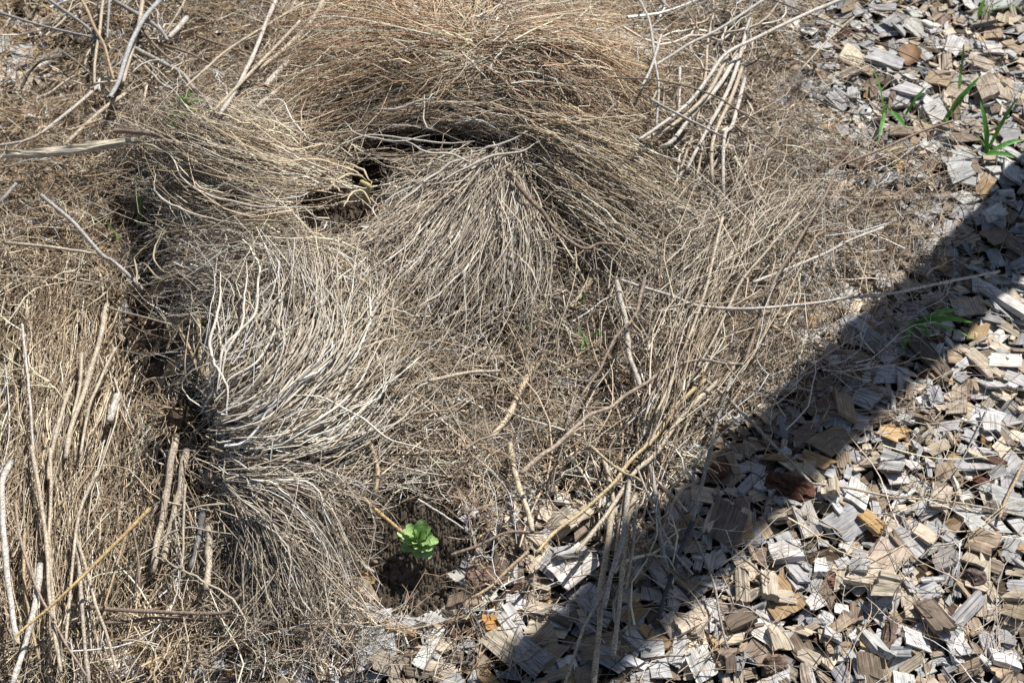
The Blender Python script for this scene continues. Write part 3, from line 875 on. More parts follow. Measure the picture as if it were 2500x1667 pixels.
for pts in ([(800, 110), (850, 70), (875, 42)], [(1240, 0), (1190, 30), (1130, 50)], [(1120, 30), (1190, 48), (1260, 60)],
            [(1245, 95), (1220, 130), (1200, 160), (1190, 180)], [(1110, 112), (1150, 150), (1190, 195)], [(1345, 138), (1385, 142), (1440, 118)],
            [(1465, 0), (1393, 61), (1331, 126)], [(880, 260), (875, 300)], [(880, 140), (870, 190), (850, 230)], [(905, 150), (930, 220)]):
    stem_part(cB, [(a, b, .09) for a, b in pts], .0017, PALE)

# the crest between the top clumps and the fountain
cM = clump('dry_stem_clump', 'low ridge of grey-brown stems lying across above the dark hollow', 1000, 290)
gM = [[(680, 350, .01), (820, 280, .02), (980, 235, .03), (1150, 240, .03), (1320, 280, .02)],
      [(720, 380, .01), (870, 310, .03), (1020, 270, .04), (1180, 275, .04), (1320, 320, .02)],
      [(760, 400, .0), (900, 335, .02), (1040, 300, .03), (1160, 305, .03), (1280, 340, .02)]]
mass('stems', [hair(gM, 2000, 8, .00072, 22, 28, .03, (0, .65), (.25, .7), .006, palette=GRY + BRN, light=.05)], M_STRAW, cM)

# straw standing along the left edge
cH = clump('dry_stem_clump', 'long stand of upright tan straw along the left edge', 130, 1000)
gH = [[(60, 600, .0), (40, 800, .01), (20, 1000, .02), (0, 1250, .02), (-10, 1500, .01)],
      [(160, 640, .0), (140, 850, .02), (110, 1100, .03), (95, 1350, .03), (90, 1650, .01)],
      [(260, 700, .0), (230, 900, .02), (190, 1150, .03), (160, 1420, .03), (170, 1680, .01)],
      [(380, 860, .0), (320, 1020, .01), (270, 1200, .02), (220, 1420, .02), (240, 1640, .0)]]
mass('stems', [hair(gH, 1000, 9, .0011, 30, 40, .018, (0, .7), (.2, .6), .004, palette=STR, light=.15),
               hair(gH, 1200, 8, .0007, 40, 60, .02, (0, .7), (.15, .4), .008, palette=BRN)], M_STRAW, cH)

# pale stems sweeping up right from the stalk bundle
cL = clump('dry_stem_clump', 'sheaf of long thin pale stems rising to the right from the stalk bundle', 1580, 1130)
gL = [[(1560, 1140, .02), (1610, 980, .05), (1650, 800, .06), (1690, 650, .05), (1740, 500, .03)],
      [(1570, 1140, .02), (1660, 970, .05), (1740, 800, .06), (1810, 650, .05), (1880, 500, .03)],
      [(1590, 1150, .02), (1700, 1000, .05), (1800, 860, .06), (1890, 720, .05), (1980, 580, .03)]]
gL2 = [[(1660, 700, .03), (1720, 600, .04), (1800, 500, .04), (1860, 420, .03)],
       [(1700, 760, .03), (1790, 650, .04), (1890, 540, .04), (1990, 440, .03)]]
mass('stems', [hair(gL, 120, 10, .0010, 22, 52, .04, (0, .5), (.3, .8), .005, palette=STR + GRY + BRN, light=.12),
               hair(gL2, 200, 8, .0008, 34, 44, .04, (0, .6), (.3, .7), .007, palette=GRY, light=.25)], M_STRAW, cL)

print('tris after clumps', TRI[0])

# ------------------------------------------------------------------ fine tangle of dead side twigs
TG = np.array([
    [.3, .9, .9, .4, .3, .6, 1, .55, .10, .05],
    [.5, .9, .6, .4, .4, .5, .9, .75, .35, .12],
    [1, .7, .5, .5, .5, .7, 1, .8, .45, .2],
    [1, .6, .35, .5, .9, 1, .9, .65, .18, .05],
    [.9, .7, .45, .7, .9, 1, .85, .2, .06, .06],
    [.8, .7, .9, .65, .35, .35, .25, .07, .05, .05],
    [.6, .6, .6, .22, .12, .14, .1, .06, .04, .04]])

def tangle(x0, x1, y0, y1, n, label, palette, dirs, rad=.00054, name='dry_twig_tangle', nb=6, K=7, ln=(.06, .3), thick=.05, curl=.8, floor=0, lift=0):
    """twigs of random lie with short side shoots over a patch of the photograph"""
    px = rng.uniform(x0, x1, n * 3); py = rng.uniform(y0, y1, n * 3)
    ok = rng.random(n * 3) < np.maximum(grid_at(TG, px, py), floor)
    for e in ((820, 520, 120, 75), (1000, 1430, 120, 100), (1020, 1310, 110, 100), (980, 335, 90, 30)):
        ok &= ~(inell(px, py, *e) & (rng.random(n * 3) < .96))
    px, py = px[ok][:n], py[ok][:n]; n = len(px)
    s0 = P(px, py, 0.0)
    th = rng.choice(dirs, n) + rng.normal(0, .45, n)
    L = rng.uniform(*ln, n) * rng.uniform(.5, 1, n); cv = rng.normal(0, curl, n)
    t = np.linspace(-.5, .5, K)[None]
    ang = th[:, None] + cv[:, None] * t + .35 * np.sin(2 * math.pi * (rng.uniform(.6, 1.6, (n, 1)) * t + rng.random((n, 1))))
    step = (L / (K - 1))[:, None]
    x = np.cumsum(np.cos(ang) * step, 1); y = np.cumsum(np.sin(ang) * step, 1)
    x = x - x.mean(1, keepdims=True) + s0[:, :1]; y = y - y.mean(1, keepdims=True) + s0[:, 1:2]
    hh = rng.random((n, 1)) ** 1.7 * thick + .012 * np.sin(2 * math.pi * (rng.uniform(.4, 1.2, (n, 1)) * t + rng.random((n, 1))))
    z = lift + terrain(x, y) + litter(x, y).mean(1, keepdims=True) + np.maximum(hh, .001)
    M_ = np.stack([x, y, z], -1)
    kp = hole_keep(M_); M_ = M_[kp]; ang = ang[kp]; n = len(M_)
    rr = rad * 1.45 * np.exp(rng.normal(0, .25, (n, 1))) * (1.15 - .7 * (t + .5))
    V, F = tubes(M_, rr, 3)
    parts = [(V, F[0], tones(n, K * 3, (.3, .24, .18), .5, .09, palette=palette))]
    # side shoots
    m = n * nb
    k = np.repeat(np.arange(n), nb); f = rng.uniform(.1, 1, m) * (K - 1); i = np.minimum(f.astype(int), K - 2); fr = (f - i)[:, None]
    A = M_[k, i] * (1 - fr) + M_[k, i + 1] * fr
    hd = ang[k, i] + rng.choice([-1, 1], m) * rng.uniform(.35, 1.2, m)
    l = rng.uniform(.012, .055, m); sl_ = rng.normal(.05, .4, m)
    b2 = hd + rng.normal(0, .5, m)
    p1 = A + np.stack([np.cos(hd) * l * .5, np.sin(hd) * l * .5, sl_ * l * .5], -1)
    p2 = p1 + np.stack([np.cos(b2) * l * .5, np.sin(b2) * l * .5, sl_ * l * .3], -1)
    S = np.stack([A, p1, p2], 1)
    S[..., 2] = np.maximum(S[..., 2], terrain(S[..., 0], S[..., 1]) + .002)
    V, F = tubes(S, (rad * np.exp(rng.normal(0, .22, (m, 1))) * np.array([[1, .85, .5]])), 3)
    T = np.repeat(parts[0][2].reshape(n, K * 3, 3)[:, 0][k] * rng.uniform(.8, 1.15, (m, 1)), 9, 0)
    parts.append((V, F[0], T))
    TRI[0] += sum(len(p[1]) for p in parts) * 2
    o = mass(name, parts, M_TWIG, None)
    tag(o, label, 'dead twigs', 'mats of fine dead twigs')
    return o

PI = math.pi
GREYT = [(.50, .46, .42), (.40, .36, .32), (.62, .58, .53), (.20, .17, .15)]
TANT = [(.52, .43, .34), (.60, .51, .41), (.36, .28, .21), (.22, .16, .12)]
tangle(-150, 760, -120, 340, 1200, 'fine brown twig mat between the crossed sticks at upper left', TANT + BRN, [0, .6, 2.4, 1.2])
tangle(-150, 420, 300, 760, 1150, 'matted fine twigs along the left side above the upright straw', TANT + BRN, [0, .3, 2.6, -.3])
tangle(-150, 470, 740, 1700, 800, 'fine brown side twigs caught among the upright straw at left', TANT + BRN, [1.5, 1.2, 1.8, .4])
tangle(1440, 1980, -120, 560, 1500, 'grey wiry twig mat around the pole bundle at upper right', GREYT + BRN, [0, 1.5, .8, 2.3])
tangle(1520, 2300, 380, 1020, 1150, 'thin tan twig net thinning out over the wood chips at right', TANT + GREYT, [.9, .6, 1.3, 2.6, .2])
tangle(930, 1640, 640, 1180, 1600, 'dense dark twig mat at the foot of the fountain clump', GREYT + BRN, [.8, 2.2, 1.5, 0])
tangle(540, 1240, 1060, 1667, 1200, 'curly fine twig mat below the lower clump', TANT + GREYT, [.7, 2.4, 0, 1.5])
tangle(300, 960, 250, 760, 700, 'wispy grey twigs on top of the left clump', GREYT, [1.2, .4, 2.2], thick=.05)
tangle(1200, 2500, 900, 1667, 330, 'sparse thin twigs strewn over the stalks and wood chips', GREYT + TANT, [.6, 2.4, 0, 1.2], nb=3, ln=(.1, .35), thick=.03, K=9, curl=.5, floor=.22)
tangle(1950, 2500, -60, 700, 170, 'a few thin wiry twigs over the chips near the grass tufts', GREYT + BRN, [2.6, .2, 1.0], nb=2, ln=(.1, .4), thick=.03, K=9, curl=.5, floor=.3)
tangle(1580, 1830, 20, 480, 120, 'thin grey poles lying loosely in the bundle at upper right', GREYT, [1.15, 1.05, .9], nb=1, K=7, curl=.12, thick=.04, floor=1, rad=.0017, name='thin_poles', ln=(.12, .34), lift=.03)
tangle(160, 460, -80, 260, 100, 'thin grey sticks lying loosely at the crossing at upper left', GREYT, [1.4, 1.9, .9], nb=1, K=7, curl=.2, thick=.04, floor=1, rad=.0014, name='thin_sticks', ln=(.1, .3), lift=.03)
tangle(1500, 1620, 1080, 1450, 26, 'thin stalks lying loosely in the fanned stalk bundle', TANT, [1.4, 1.1, 1.75], nb=1, K=7, curl=.15, thick=.03, floor=1, rad=.0012, name='thin_stalks', ln=(.12, .3), lift=.03)
tangle(900, 1700, 640, 1180, 150, 'long thin twigs crossing above the central twig mat', GREYT + TANT, [.9, 2.2, .4, 1.4], nb=4, K=9, curl=.5, thick=.03, floor=1, rad=.0009, name='long_twigs', ln=(.15, .45), lift=.035)
BS = dict(nb=1, K=6, curl=.15, thick=.03, floor=.5, rad=.0017, name='broken_stalks', ln=(.05, .16))
tangle(-80, 620, -60, 620, 70, 'short broken pale stalks strewn through the twig mat at upper left', STR, [.9, .5, 2.4], **BS)
tangle(-80, 520, 650, 1700, 190, 'short broken pale stalks among the upright straw', STR, [1.5, 1.35, 1.2, 1.7], **{**BS, 'lift': .01})
tangle(1000, 1700, 600, 1250, 110, 'short broken stalks in the central twig mat', STR + GRY, [.9, 1.3, 2.2], **BS)
tangle(450, 1250, 1150, 1600, 60, 'short broken stalks in the lower twig mat', STR, [.9, .2, 2.2], **BS)
tangle(1500, 2000, -60, 700, 60, 'short broken grey stalks near the pole bundle', GRY, [1.1, .8, 2.4], **BS)
FZ = dict(nb=6, K=7, curl=1.3, thick=.035, floor=1, rad=.0005, ln=(.05, .2), lift=.03)
tangle(420, 1080, 560, 1060, 520, 'frizzy fine side twigs over the big arched clump', GREYT + TANT, [.3, .9, 2.2, 1.6], name='frizzy_twigs', **FZ)
tangle(640, 1700, -60, 430, 800, 'frizzy fine side twigs over the top clumps and the ridge', TANT + GREYT, [.2, .9, 2.2, 1.5, 2.8], name='frizzy_twigs', **FZ)
tangle(930, 1680, 380, 820, 520, 'frizzy fine side twigs over the fountain clump and straw slope', GREYT, [1.1, 1.9, .3, 2.7], name='frizzy_twigs', **FZ)
ST_ = dict(nb=1, K=9, curl=.9, floor=1, thick=.03)
tangle(380, 1120, 560, 1080, 420, 'loose curved pale stems lying crosswise over the big arched clump', STR + GRY, [.3, .9, 2.2], rad=.0007, name='loose_stems', ln=(.08, .26), lift=.04, **ST_)
tangle(640, 1700, -60, 420, 800, 'loose straw lying crosswise over the top clumps and the ridge', STR + OCH, [.2, .9, 2.2, 1.5, 2.8], rad=.0007, name='loose_stems', ln=(.06, .22), lift=.045, **ST_)
tangle(900, 1700, 360, 800, 520, 'loose grey stems lying crosswise over the fountain and the straw slope', GRY, [1.1, 1.9, .3, 2.7], rad=.0007, name='loose_stems', ln=(.06, .22), lift=.045, **ST_)
tangle(360, 960, 250, 620, 320, 'loose stems crossing the left clump', GRY + STR, [.3, 1.2, 2.4], rad=.0007, name='loose_stems', ln=(.05, .2), lift=.04, **ST_)
tangle(-100, 560, 620, 1700, 420, 'loose straw leaning across the upright straw at left', STR, [1.2, .7, 2.0], rad=.0008, name='loose_stems', ln=(.08, .26), lift=.03, **ST_)
print('tris after tangle', TRI[0])

# ------------------------------------------------------------------ single sticks, canes and branches
C_WHITE = (.55, .51, .46); C_PALE = (.48, .41, .32); C_GREY = (.32, .305, .29); C_TAN = (.42, .32, .21); C_DARK = (.17, .14, .12)
C_GOLD = (.50, .36, .18); C_BLACK = (.07, .07, .08); C_BROWN = (.25, .19, .15)

def stick(name, cat, pts, rpx, tone, label, h=.03, group='sticks and stalks lying on the heap', parent=None, mat=None, nodes=0, taper=.25, hollow=False, tag_it=True, kink=.0012, h1=None):
    """rpx = half width in photograph pixels"""
    A = np.array(pts, float)
    if parent is None and not (pts[len(pts) // 2][0] > 1290 and pts[len(pts) // 2][1] > 1080): h = h + .03
    h1 = h if h1 is None else h1
    A = np.concatenate([A, np.linspace(h, h1, len(A))[:, None]], 1)
    K = 6 * (len(A) - 1) + 1
    X = catmull(A[None], np.linspace(0, 1, K)[None])[0]
    base = P(X[:, 0], X[:, 1], X[:, 2])
    ss = np.linspace(-1, 1, K)
    pf = np.polyfit(ss, base[:, 2] + litter(base[:, 0], base[:, 1]) * .5, 2 if parent is None else 3)
    zz = np.polyval(pf, ss)
    W_ = at_z(X[:, 0], X[:, 1], zz)
    W_ = wobble(W_[None], kink * .55, 1.2)[0]
    depth = (W_ - CAM) @ FWD
    rad = rpx * (.70 if name == 'bleached_pole' else .84) * float(depth.mean()) * TANH / 1250
    s = np.linspace(0, 1, K)
    rr = rad * (1.08 - taper * s) * (1 + .012 * rng.normal(size=K))
    if nodes:
        for q in np.linspace(.12, .9, nodes):
            rr += rad * .28 * np.exp(-((s - q) * K / 0.8) ** 2)
    sides = 9 if rpx > 4 else 6
    V, F = tubes(W_[None], rr[None], sides, not hollow)
    T = np.tile(np.array(tone), (len(V), 1)) * np.repeat(np.exp(rng.normal(0, .07, (K, 1))), sides, 0)
    T = T * np.exp(rng.normal(0, .05, (len(T), 1)))
    F4 = F[0]; extra = F[1:]
    if hollow:
        # turned-in rims and a dark pith at both ends
        for e, sgn in ((0, -1), (K - 1, 1)):
            rim = np.arange(e * sides, (e + 1) * sides)
            c = W_[e]; dirv = W_[e] - W_[e - sgn] if e else W_[0] - W_[1]
            dirv = dirv / (np.linalg.norm(dirv) + 1e-9)
            inn = c + (V[rim] - c) * .62
            deep = inn - dirv * rad * 1.6
            o0 = len(V)
            V = np.concatenate([V, inn, deep]); T = np.concatenate([T, np.tile([.42, .30, .17], (sides, 1)), np.tile([.09, .05, .03], (sides, 1))])
            a = rim; b = np.roll(rim, -1); i1 = o0 + np.arange(sides); i2 = np.roll(i1, -1); d1 = i1 + sides; d2 = i2 + sides
            F4 = np.concatenate([F4, np.stack([a, b, i2, i1], -1), np.stack([i1, i2, d2, d1], -1)])
            extra.append((d1)[None])
    if parent is not None: V = V - np.array(parent.location)
    else:
        org = W_[len(W_) // 2]; V = V - org
    o = link(name, mesh_np(name, V, [F4] + extra, True, np.clip(T, .01, .8)), mat or M_CANE, parent)
    if parent is None:
        o.location = [float(q) for q in org]
        tag(o, label, cat, group)
    return o

ST = [
 # upper left
 ('stick', [(100, -15), (150, 22), (206, 61), (240, 95)], 5, C_GREY, 'dark grey stick entering at the top left corner region, leftmost of the crossed sticks', .05),
 ('stick', [(-10, 29), (108, 65), (180, 82), (235, 96), (262, 125)], 4, C_GREY, 'long thin grey stick running right and slightly down from the left edge near the top', .045),
 ('stick', [(193, -12), (215, 30), (231, 69), (253, 108), (265, 150), (278, 195)], 4.5, C_TAN, 'tan wavy stick running down from the top, left of the straight pale one', .06),
 ('stick', [(254, -10), (246, 50), (242, 83), (235, 119), (232, 160), (231, 205)], 4.5, C_PALE, 'straight pale upright stick at upper left', .055),
 ('stick', [(268, -10), (264, 50), (262, 95)], 4, C_GREY, 'short grey upright stick just right of the straight pale one', .05),
 ('stick', [(398, -8), (354, 40), (325, 94), (307, 145), (289, 202), (267, 238)], 7, (.40, .40, .40), 'thick smooth blue-grey stalk curving down left through the crossed sticks', .075),
 ('stick', [(350, -10), (336, 65), (318, 145), (300, 202)], 6, C_PALE, 'pale upright stalk behind the thick blue-grey stalk', .05),
 ('stick', [(238, 210), (188, 257), (126, 307), (72, 340), (-8, 356)], 5, C_WHITE, 'long whitish stalk sweeping down to the left edge', .035),
 ('stick', [(309, 229), (253, 267), (217, 296), (155, 358)], 6, C_PALE, 'pale peeled stalk slanting down left below the crossing', .035),
 ('stick', [(255, 288), (210, 305), (166, 320)], 4.5, C_TAN, 'short orange-tan stick below the peeled stalk', .035),
 ('stick', [(282, 4), (343, 40), (390, 72), (410, 100)], 6, C_GREY, 'grey stick slanting down right from the top centre left', .05),
 ('stick', [(314, 126), (361, 170), (398, 206), (420, 218)], 4, C_PALE, 'thin pale stick under the kinked grey branch', .045),
 ('stick', [(330, 133), (375, 165), (424, 205)], 2.6, C_PALE, 'thinnest pale stick beside the kinked grey branch', .05),
 ('stick', [(346, 70), (385, 118), (420, 150)], 4.5, C_BROWN, 'brown stick crossing above the kinked grey branch', .045),
 ('stick', [(385, 105), (470, 135), (530, 165)], 4, C_BROWN, 'dark brown stick half buried right of the crossing', .03),
 ('stick', [(459, 43), (435, 68), (412, 94)], 8, C_WHITE, 'short bleached stub between the crossed sticks at top left', .035),
 ('stick', [(455, -5), (430, 40), (403, 80)], 3, C_PALE, 'thin pale stick over the bleached stub', .05),
 ('stick', [(480, 88), (560, 118), (620, 135), (670, 175)], 4, C_BROWN, 'dark stick lying across behind the long pale canes at upper left', .03),
 ('cane', [(680, -10), (647, 61), (614, 145), (578, 217), (535, 280)], 6, C_WHITE, 'thickest whitish cane slanting down left, upper left of the ochre clump', .055),
 ('cane', [(732, 52), (669, 119), (596, 195), (522, 270)], 5, C_PALE, 'pale cane running parallel just below the thickest whitish cane', .06),
 ('cane', [(795, -10), (759, 54), (687, 126), (600, 192)], 6, C_PALE, 'pale cane along the edge of the ochre clump', .05),
 ('cane', [(740, 8), (640, 70), (560, 120), (500, 170), (450, 215)], 4, C_PALE, 'long thin cane crossing the whitish ones toward the kinked branch', .05),
 ('stick', [(647, 213), (675, 180), (705, 152)], 9, C_WHITE, 'thick bleached stub with a cut end beside the ochre clump', .04),
 ('stick', [(607, 282), (655, 238), (697, 206)], 7, C_PALE, 'thick stub lower down parallel to the bleached one', .035),
 # left
 ('stick', [(282, 318), (350, 327), (434, 337)], 7, C_BROWN, 'brown flat-ended stick lying level above the left clump', .05),
 ('stick', [(98, 477), (181, 547), (250, 620), (283, 645), (349, 707)], 6, (.42, .40, .38), 'grey speckled stick slanting down right into the dark gap at left', .05),
 ('stick', [(-5, 497), (25, 465), (47, 443)], 6, C_GREY, 'short grey stick at the left edge below the split plank', .03),
 ('stick', [(13, 593), (120, 603), (236, 620)], 5, C_PALE, 'tapering pale stick lying level near the left edge', .05),
 ('straw', [(-5, 671), (110, 678), (233, 696)], 2.2, C_PALE, 'thin straight straw lying level below the tapering stick', .055),
 ('straw', [(263, 750), (340, 772), (422, 792)], 3, C_PALE, 'straight pale straw pointing right into the dark gap', .06),
 ('cane', [(262, 744), (251, 795), (233, 867), (204, 958), (175, 1042), (160, 1120)], 8, C_PALE, 'thick pale cane at the right of the upright straw, reaching highest', .05),
 ('cane', [(202, 860), (193, 940), (178, 1020)], 5, C_PALE, 'pale cane close left of the highest thick one', .05),
 ('cane', [(282, 849), (255, 904), (218, 995), (196, 1110)], 5, C_PALE, 'slim pale cane leaning right of the highest thick one', .055),
 ('cane', [(55, 790), (62, 867), (73, 976), (80, 1090), (98, 1200)], 4, C_WHITE, 'slender whitish cane upright near the left edge, mid height', .055),
 ('cane', [(287, 965), (278, 995), (266, 1030)], 10, C_WHITE, 'short thick bleached stub among the straw at mid left', .05),
 ('cane', [(172, 948), (148, 1013), (125, 1110), (118, 1170)], 6, C_PALE, 'pale cane leaning left in the middle of the straw', .05),
 # lower left
 ('cane', [(30, 1122), (6, 1175), (7, 1274), (18, 1403), (33, 1513), (44, 1572)], 9, C_WHITE, 'thickest white speckled cane along the left edge', .07),
 ('cane', [(98, 1377), (85, 1476), (63, 1568), (30, 1672)], 9, C_WHITE, 'thick cream cane leaning left at the bottom left corner', .06),
 ('cane', [(37, 1226), (55, 1340), (92, 1440), (121, 1495), (166, 1579), (210, 1650)], 4, (.36, .28, .22), 'brownish cane curving down right near the left edge', .07),
 ('cane', [(77, 1090), (96, 1200), (114, 1329), (121, 1458), (149, 1640)], 6, C_PALE, 'long pale cane running down to a cut end near the bottom', .06),
 ('cane', [(122, 1095), (124, 1200), (120, 1320), (130, 1460), (140, 1600)], 5, C_PALE, 'pale grey cane close right of the long cut one', .05),
 ('cane', [(238, 1150), (199, 1237), (184, 1311), (173, 1421), (160, 1575)], 5, C_PALE, 'pale cane leaning left through the middle of the lower straw', .055),
 ('cane', [(184, 1290), (195, 1403), (202, 1513), (218, 1672)], 6, (.42, .37, .31), 'greyish jointed cane standing on the bottom edge', .05),
 ('cane', [(188, 1318), (213, 1392), (228, 1458), (258, 1543), (289, 1642)], 5, C_PALE, 'cream cane slanting down right to a point beside the yellow chip', .06),
 ('cane', [(60, 1300), (58, 1400), (72, 1500), (95, 1610)], 5, C_TAN, 'tan cane between the two thick white ones', .045),
 ('cane', [(320, 1276), (294, 1348), (272, 1421), (256, 1480)], 4, C_TAN, 'thin tan stick leaning left under the golden blade', .05),
 ('cane', [(322, 1280), (336, 1350), (340, 1430)], 3.5, C_BROWN, 'thin brown stick hanging down beside the golden blade', .045),
 ('cane', [(431, 1060), (416, 1145), (405, 1211), (386, 1311), (374, 1398)], 10, C_PALE, 'thick hollow cane with an open end, left one of the pair below the root knot', .03),
 ('cane', [(455, 1095), (442, 1182), (423, 1256), (400, 1372)], 10, C_PALE, 'thick cane right beside the open-ended one below the root knot', .025),
 ('cane', [(495, 1245), (486, 1311), (466, 1388)], 8, (.22, .21, .21), 'dark grey cane among the pale ones at lower left', .045),
 ('cane', [(508, 1275), (511, 1348), (504, 1440)], 10, C_PALE, 'thick pale cane right of the dark grey one', .045),
 ('cane', [(453, 1182), (447, 1311), (445, 1390)], 4, C_PALE, 'slim pale cane between the thick ones', .06),
 ('cane', [(526, 1075), (520, 1120), (512, 1170)], 8, C_BROWN, 'brown stub in the dark below the root knot', .035),
 ('cane', [(484, 770), (491, 867), (498, 925)], 7, (.44, .36, .22), 'yellowish cane standing in the dark gap above the root knot', .04),
 ('cane', [(436, 795), (462, 850), (486, 910)], 4, C_TAN, 'tan stick leaning right in the dark gap', .045),
 ('cane', [(512, 795), (508, 885), (506, 930)], 7, (.50, .44, .37), 'pale cane right of the yellowish one in the dark gap', .035),
 ('stick', [(177, 1476), (331, 1491), (534, 1497), (574, 1465), (606, 1430)], 6, C_BROWN, 'long brown stick lying level across the bottom left', .04),
 ('stick', [(250, 1521), (368, 1510), (534, 1513)], 5, C_BROWN, 'second brown stick just below the long level one', .03),
 # centre
 ('stalk', [(1447, 678), (1420, 716), (1394, 753)], 9, (.58, .47, .32), 'thick cream stub right of the fountain clump', .02),
 ('stalk', [(1333, 858), (1291, 918), (1254, 987), (1236, 1024), (1200, 1067), (1165, 1122)], 9, (.56, .47, .34), 'thick cream stalk slanting down left through the central tangle', .015),
 ('stalk', [(1046, 929), (1102, 918), (1164, 907), (1222, 905)], 5.5, C_PALE, 'short pale stalk lying level in the centre', .06),
 ('stalk', [(1243, 1080), (1260, 1164), (1278, 1219), (1302, 1298)], 8, (.58, .50, .36), 'upright cream stalk ending above the large pale chip', .02),
 ('stalk', [(905, 1080), (922, 1150), (915, 1210)], 6, C_TAN, 'short tan stub half hidden above the green rosette', .03),
 ('stalk', [(885, 1215), (930, 1255), (985, 1303)], 6, C_GOLD, 'golden stub pointing at the green rosette', .03),
 ('straw', [(1020, 1218), (1075, 1252), (1132, 1290)], 3.4, C_WHITE, 'straight whitish straw right of the green rosette', .03),
 ('cane', [(1502, 683), (1513, 729), (1531, 795), (1538, 867), (1549, 904), (1562, 946)], 8, (.46, .42, .37), 'upright grey cane right of centre, ending in a yellowish tip', .07),
 ('cane', [(1512, 683), (1564, 700), (1646, 724), (1707, 747), (1830, 754), (1983, 741), (2059, 728), (2174, 716), (2289, 693), (2442, 662)], 4.6, C_WHITE, 'very long whitish stem running level to the right into the shade', .08),
 ('stem', [(1837, 689), (1899, 666), (2006, 624), (2078, 586), (2155, 555)], 5, C_WHITE, 'whitish stem rising to the right toward the grass tufts', .05),
 ('stem', [(1818, 884), (1845, 808), (1868, 758), (1891, 685), (1944, 597), (2013, 482), (2040, 421), (2059, 402), (2155, 364), (2251, 321), (2327, 295)], 4.6, C_BROWN, 'very long brown stem with a sharp bend rising toward the upper right', .07),
 ('stem', [(1765, 530), (1745, 609), (1715, 731), (1684, 819), (1650, 905), (1600, 1010)], 4.4, C_PALE, 'long straight pale stem standing right of the grey cane', .09),
 ('stem', [(1950, 520), (1868, 617), (1814, 682), (1780, 747), (1745, 823), (1690, 920)], 4.2, (.44, .38, .31), 'long pale brown stem parallel to the bent one', .08),
 # upper right
 ('pole', [(2060, -5), (1964, 36), (1849, 92), (1772, 134), (1734, 184), (1684, 249), (1608, 308), (1560, 340)], 6.5, C_WHITE, 'long white pole curving down left from the top edge at right', .08),
 ('pole', [(1872, -5), (1753, 73), (1684, 107), (1600, 161)], 5, (.46, .44, .41), 'pale pole crossing above the bundle at upper right', .07),
 ('pole', [(1775, 140), (1726, 230), (1650, 300), (1570, 345)], 7, C_PALE, 'tan pole lying close under the long white one', .06),
 ('pole', [(1800, 135), (1755, 210), (1695, 275), (1640, 345), (1610, 360)], 8, C_WHITE, 'thick white pole in the bundle at upper right, left half', .05),
 ('pole', [(1832, 45), (1792, 184), (1753, 268), (1726, 318), (1674, 420)], 7, C_WHITE, 'thick white pole in the middle of the bundle at upper right', .055),
 ('pole', [(1812, 165), (1784, 237), (1745, 333), (1738, 413), (1734, 460)], 7, C_PALE, 'pale pole right of the middle of the bundle', .05),
 ('pole', [(1818, 190), (1790, 300), (1770, 330), (1765, 420), (1766, 485)], 7, C_WHITE, 'outermost right pole of the bundle at upper right', .05),
 ('pole', [(1742, 38), (1728, 100), (1722, 190), (1700, 300)], 5, C_PALE, 'upright pole behind the bundle at upper right', .04),
 ('pole', [(1660, 165), (1659, 220), (1658, 270)], 5, C_WHITE, 'short upright whitish pole left of the bundle', .045),
 ('pole', [(1690, 335), (1672, 385), (1660, 412)], 5, C_PALE, 'short pole end sticking out below the bundle', .05),
 ('stem', [(1700, 300), (1715, 350), (1700, 440)], 4, C_PALE, 'slim pole end beside the short one below the bundle', .05),
 ('stem', [(1556, -8), (1584, 47), (1595, 108), (1599, 155), (1608, 217), (1602, 316)], 4, (.46, .45, .43), 'silvery curved stem hanging down from the top edge', .08),
 ('stem', [(1613, 87), (1595, 152), (1562, 222)], 4.5, (.50, .48, .45), 'short silvery stem crossing the curved one', .085),
 ('stem', [(1590, 243), (1669, 287), (1761, 331)], 4, (.42, .40, .37), 'straight grey stem slanting down right across the bundle', .085),
 ('stem', [(1875, -5), (1975, 34), (2090, 84), (2231, 142), (2300, 190)], 2, C_DARK, 'thin dark wire-like stem slanting down right over the upper right chips', .06),
 ('stem', [(1983, 237), (2059, 272), (2151, 285)], 2.2, C_BLACK, 'thin dark curved stem reaching the base of the nearest grass tuft', .04),
 ('stem', [(2085, 42), (2020, 100), (1955, 172)], 3, C_PALE, 'short straight straw between the white pole and the upper right chips', .05),
 ('stem', [(1500, 190), (1600, 195), (1720, 225), (1810, 275), (1900, 345)], 2.5, C_DARK, 'dark thin stem crossing over the pole bundle', .1),
 # stalk bundle, lower centre
 ('stalk', [(1500, 1225), (1484, 1325), (1466, 1440), (1462, 1550), (1450, 1680)], 9, (.46, .39, .29), 'thickest jointed stalk of the fanned bundle, running to the bottom edge', .06),
 ('stalk', [(1536, 1165), (1518, 1329), (1492, 1403), (1474, 1485)], 7, (.42, .38, .33), 'grey stalk of the bundle lying over the thickest one', .08),
 ('stalk', [(1553, 1205), (1529, 1292), (1521, 1384), (1507, 1513), (1499, 1603)], 8, (.50, .43, .32), 'tan stalk of the bundle with a cut end near the bottom', .07),
 ('stalk', [(1556, 1230), (1543, 1348), (1529, 1434)], 5, (.42, .36, .29), 'slim stalk on the right of the cut one in the bundle', .075),
 ('stalk', [(1720, 928), (1657, 985), (1600, 1062), (1536, 1127), (1499, 1182), (1426, 1248), (1352, 1300), (1310, 1345)], 6, (.50, .39, .23), 'long yellowish stalk crossing the bundle from upper right to lower left', .08),
 ('stalk', [(1762, 922), (1669, 1011), (1600, 1108), (1547, 1156), (1481, 1256), (1405, 1350)], 7, (.50, .43, .33), 'long pale stalk parallel under the yellowish one', .07),
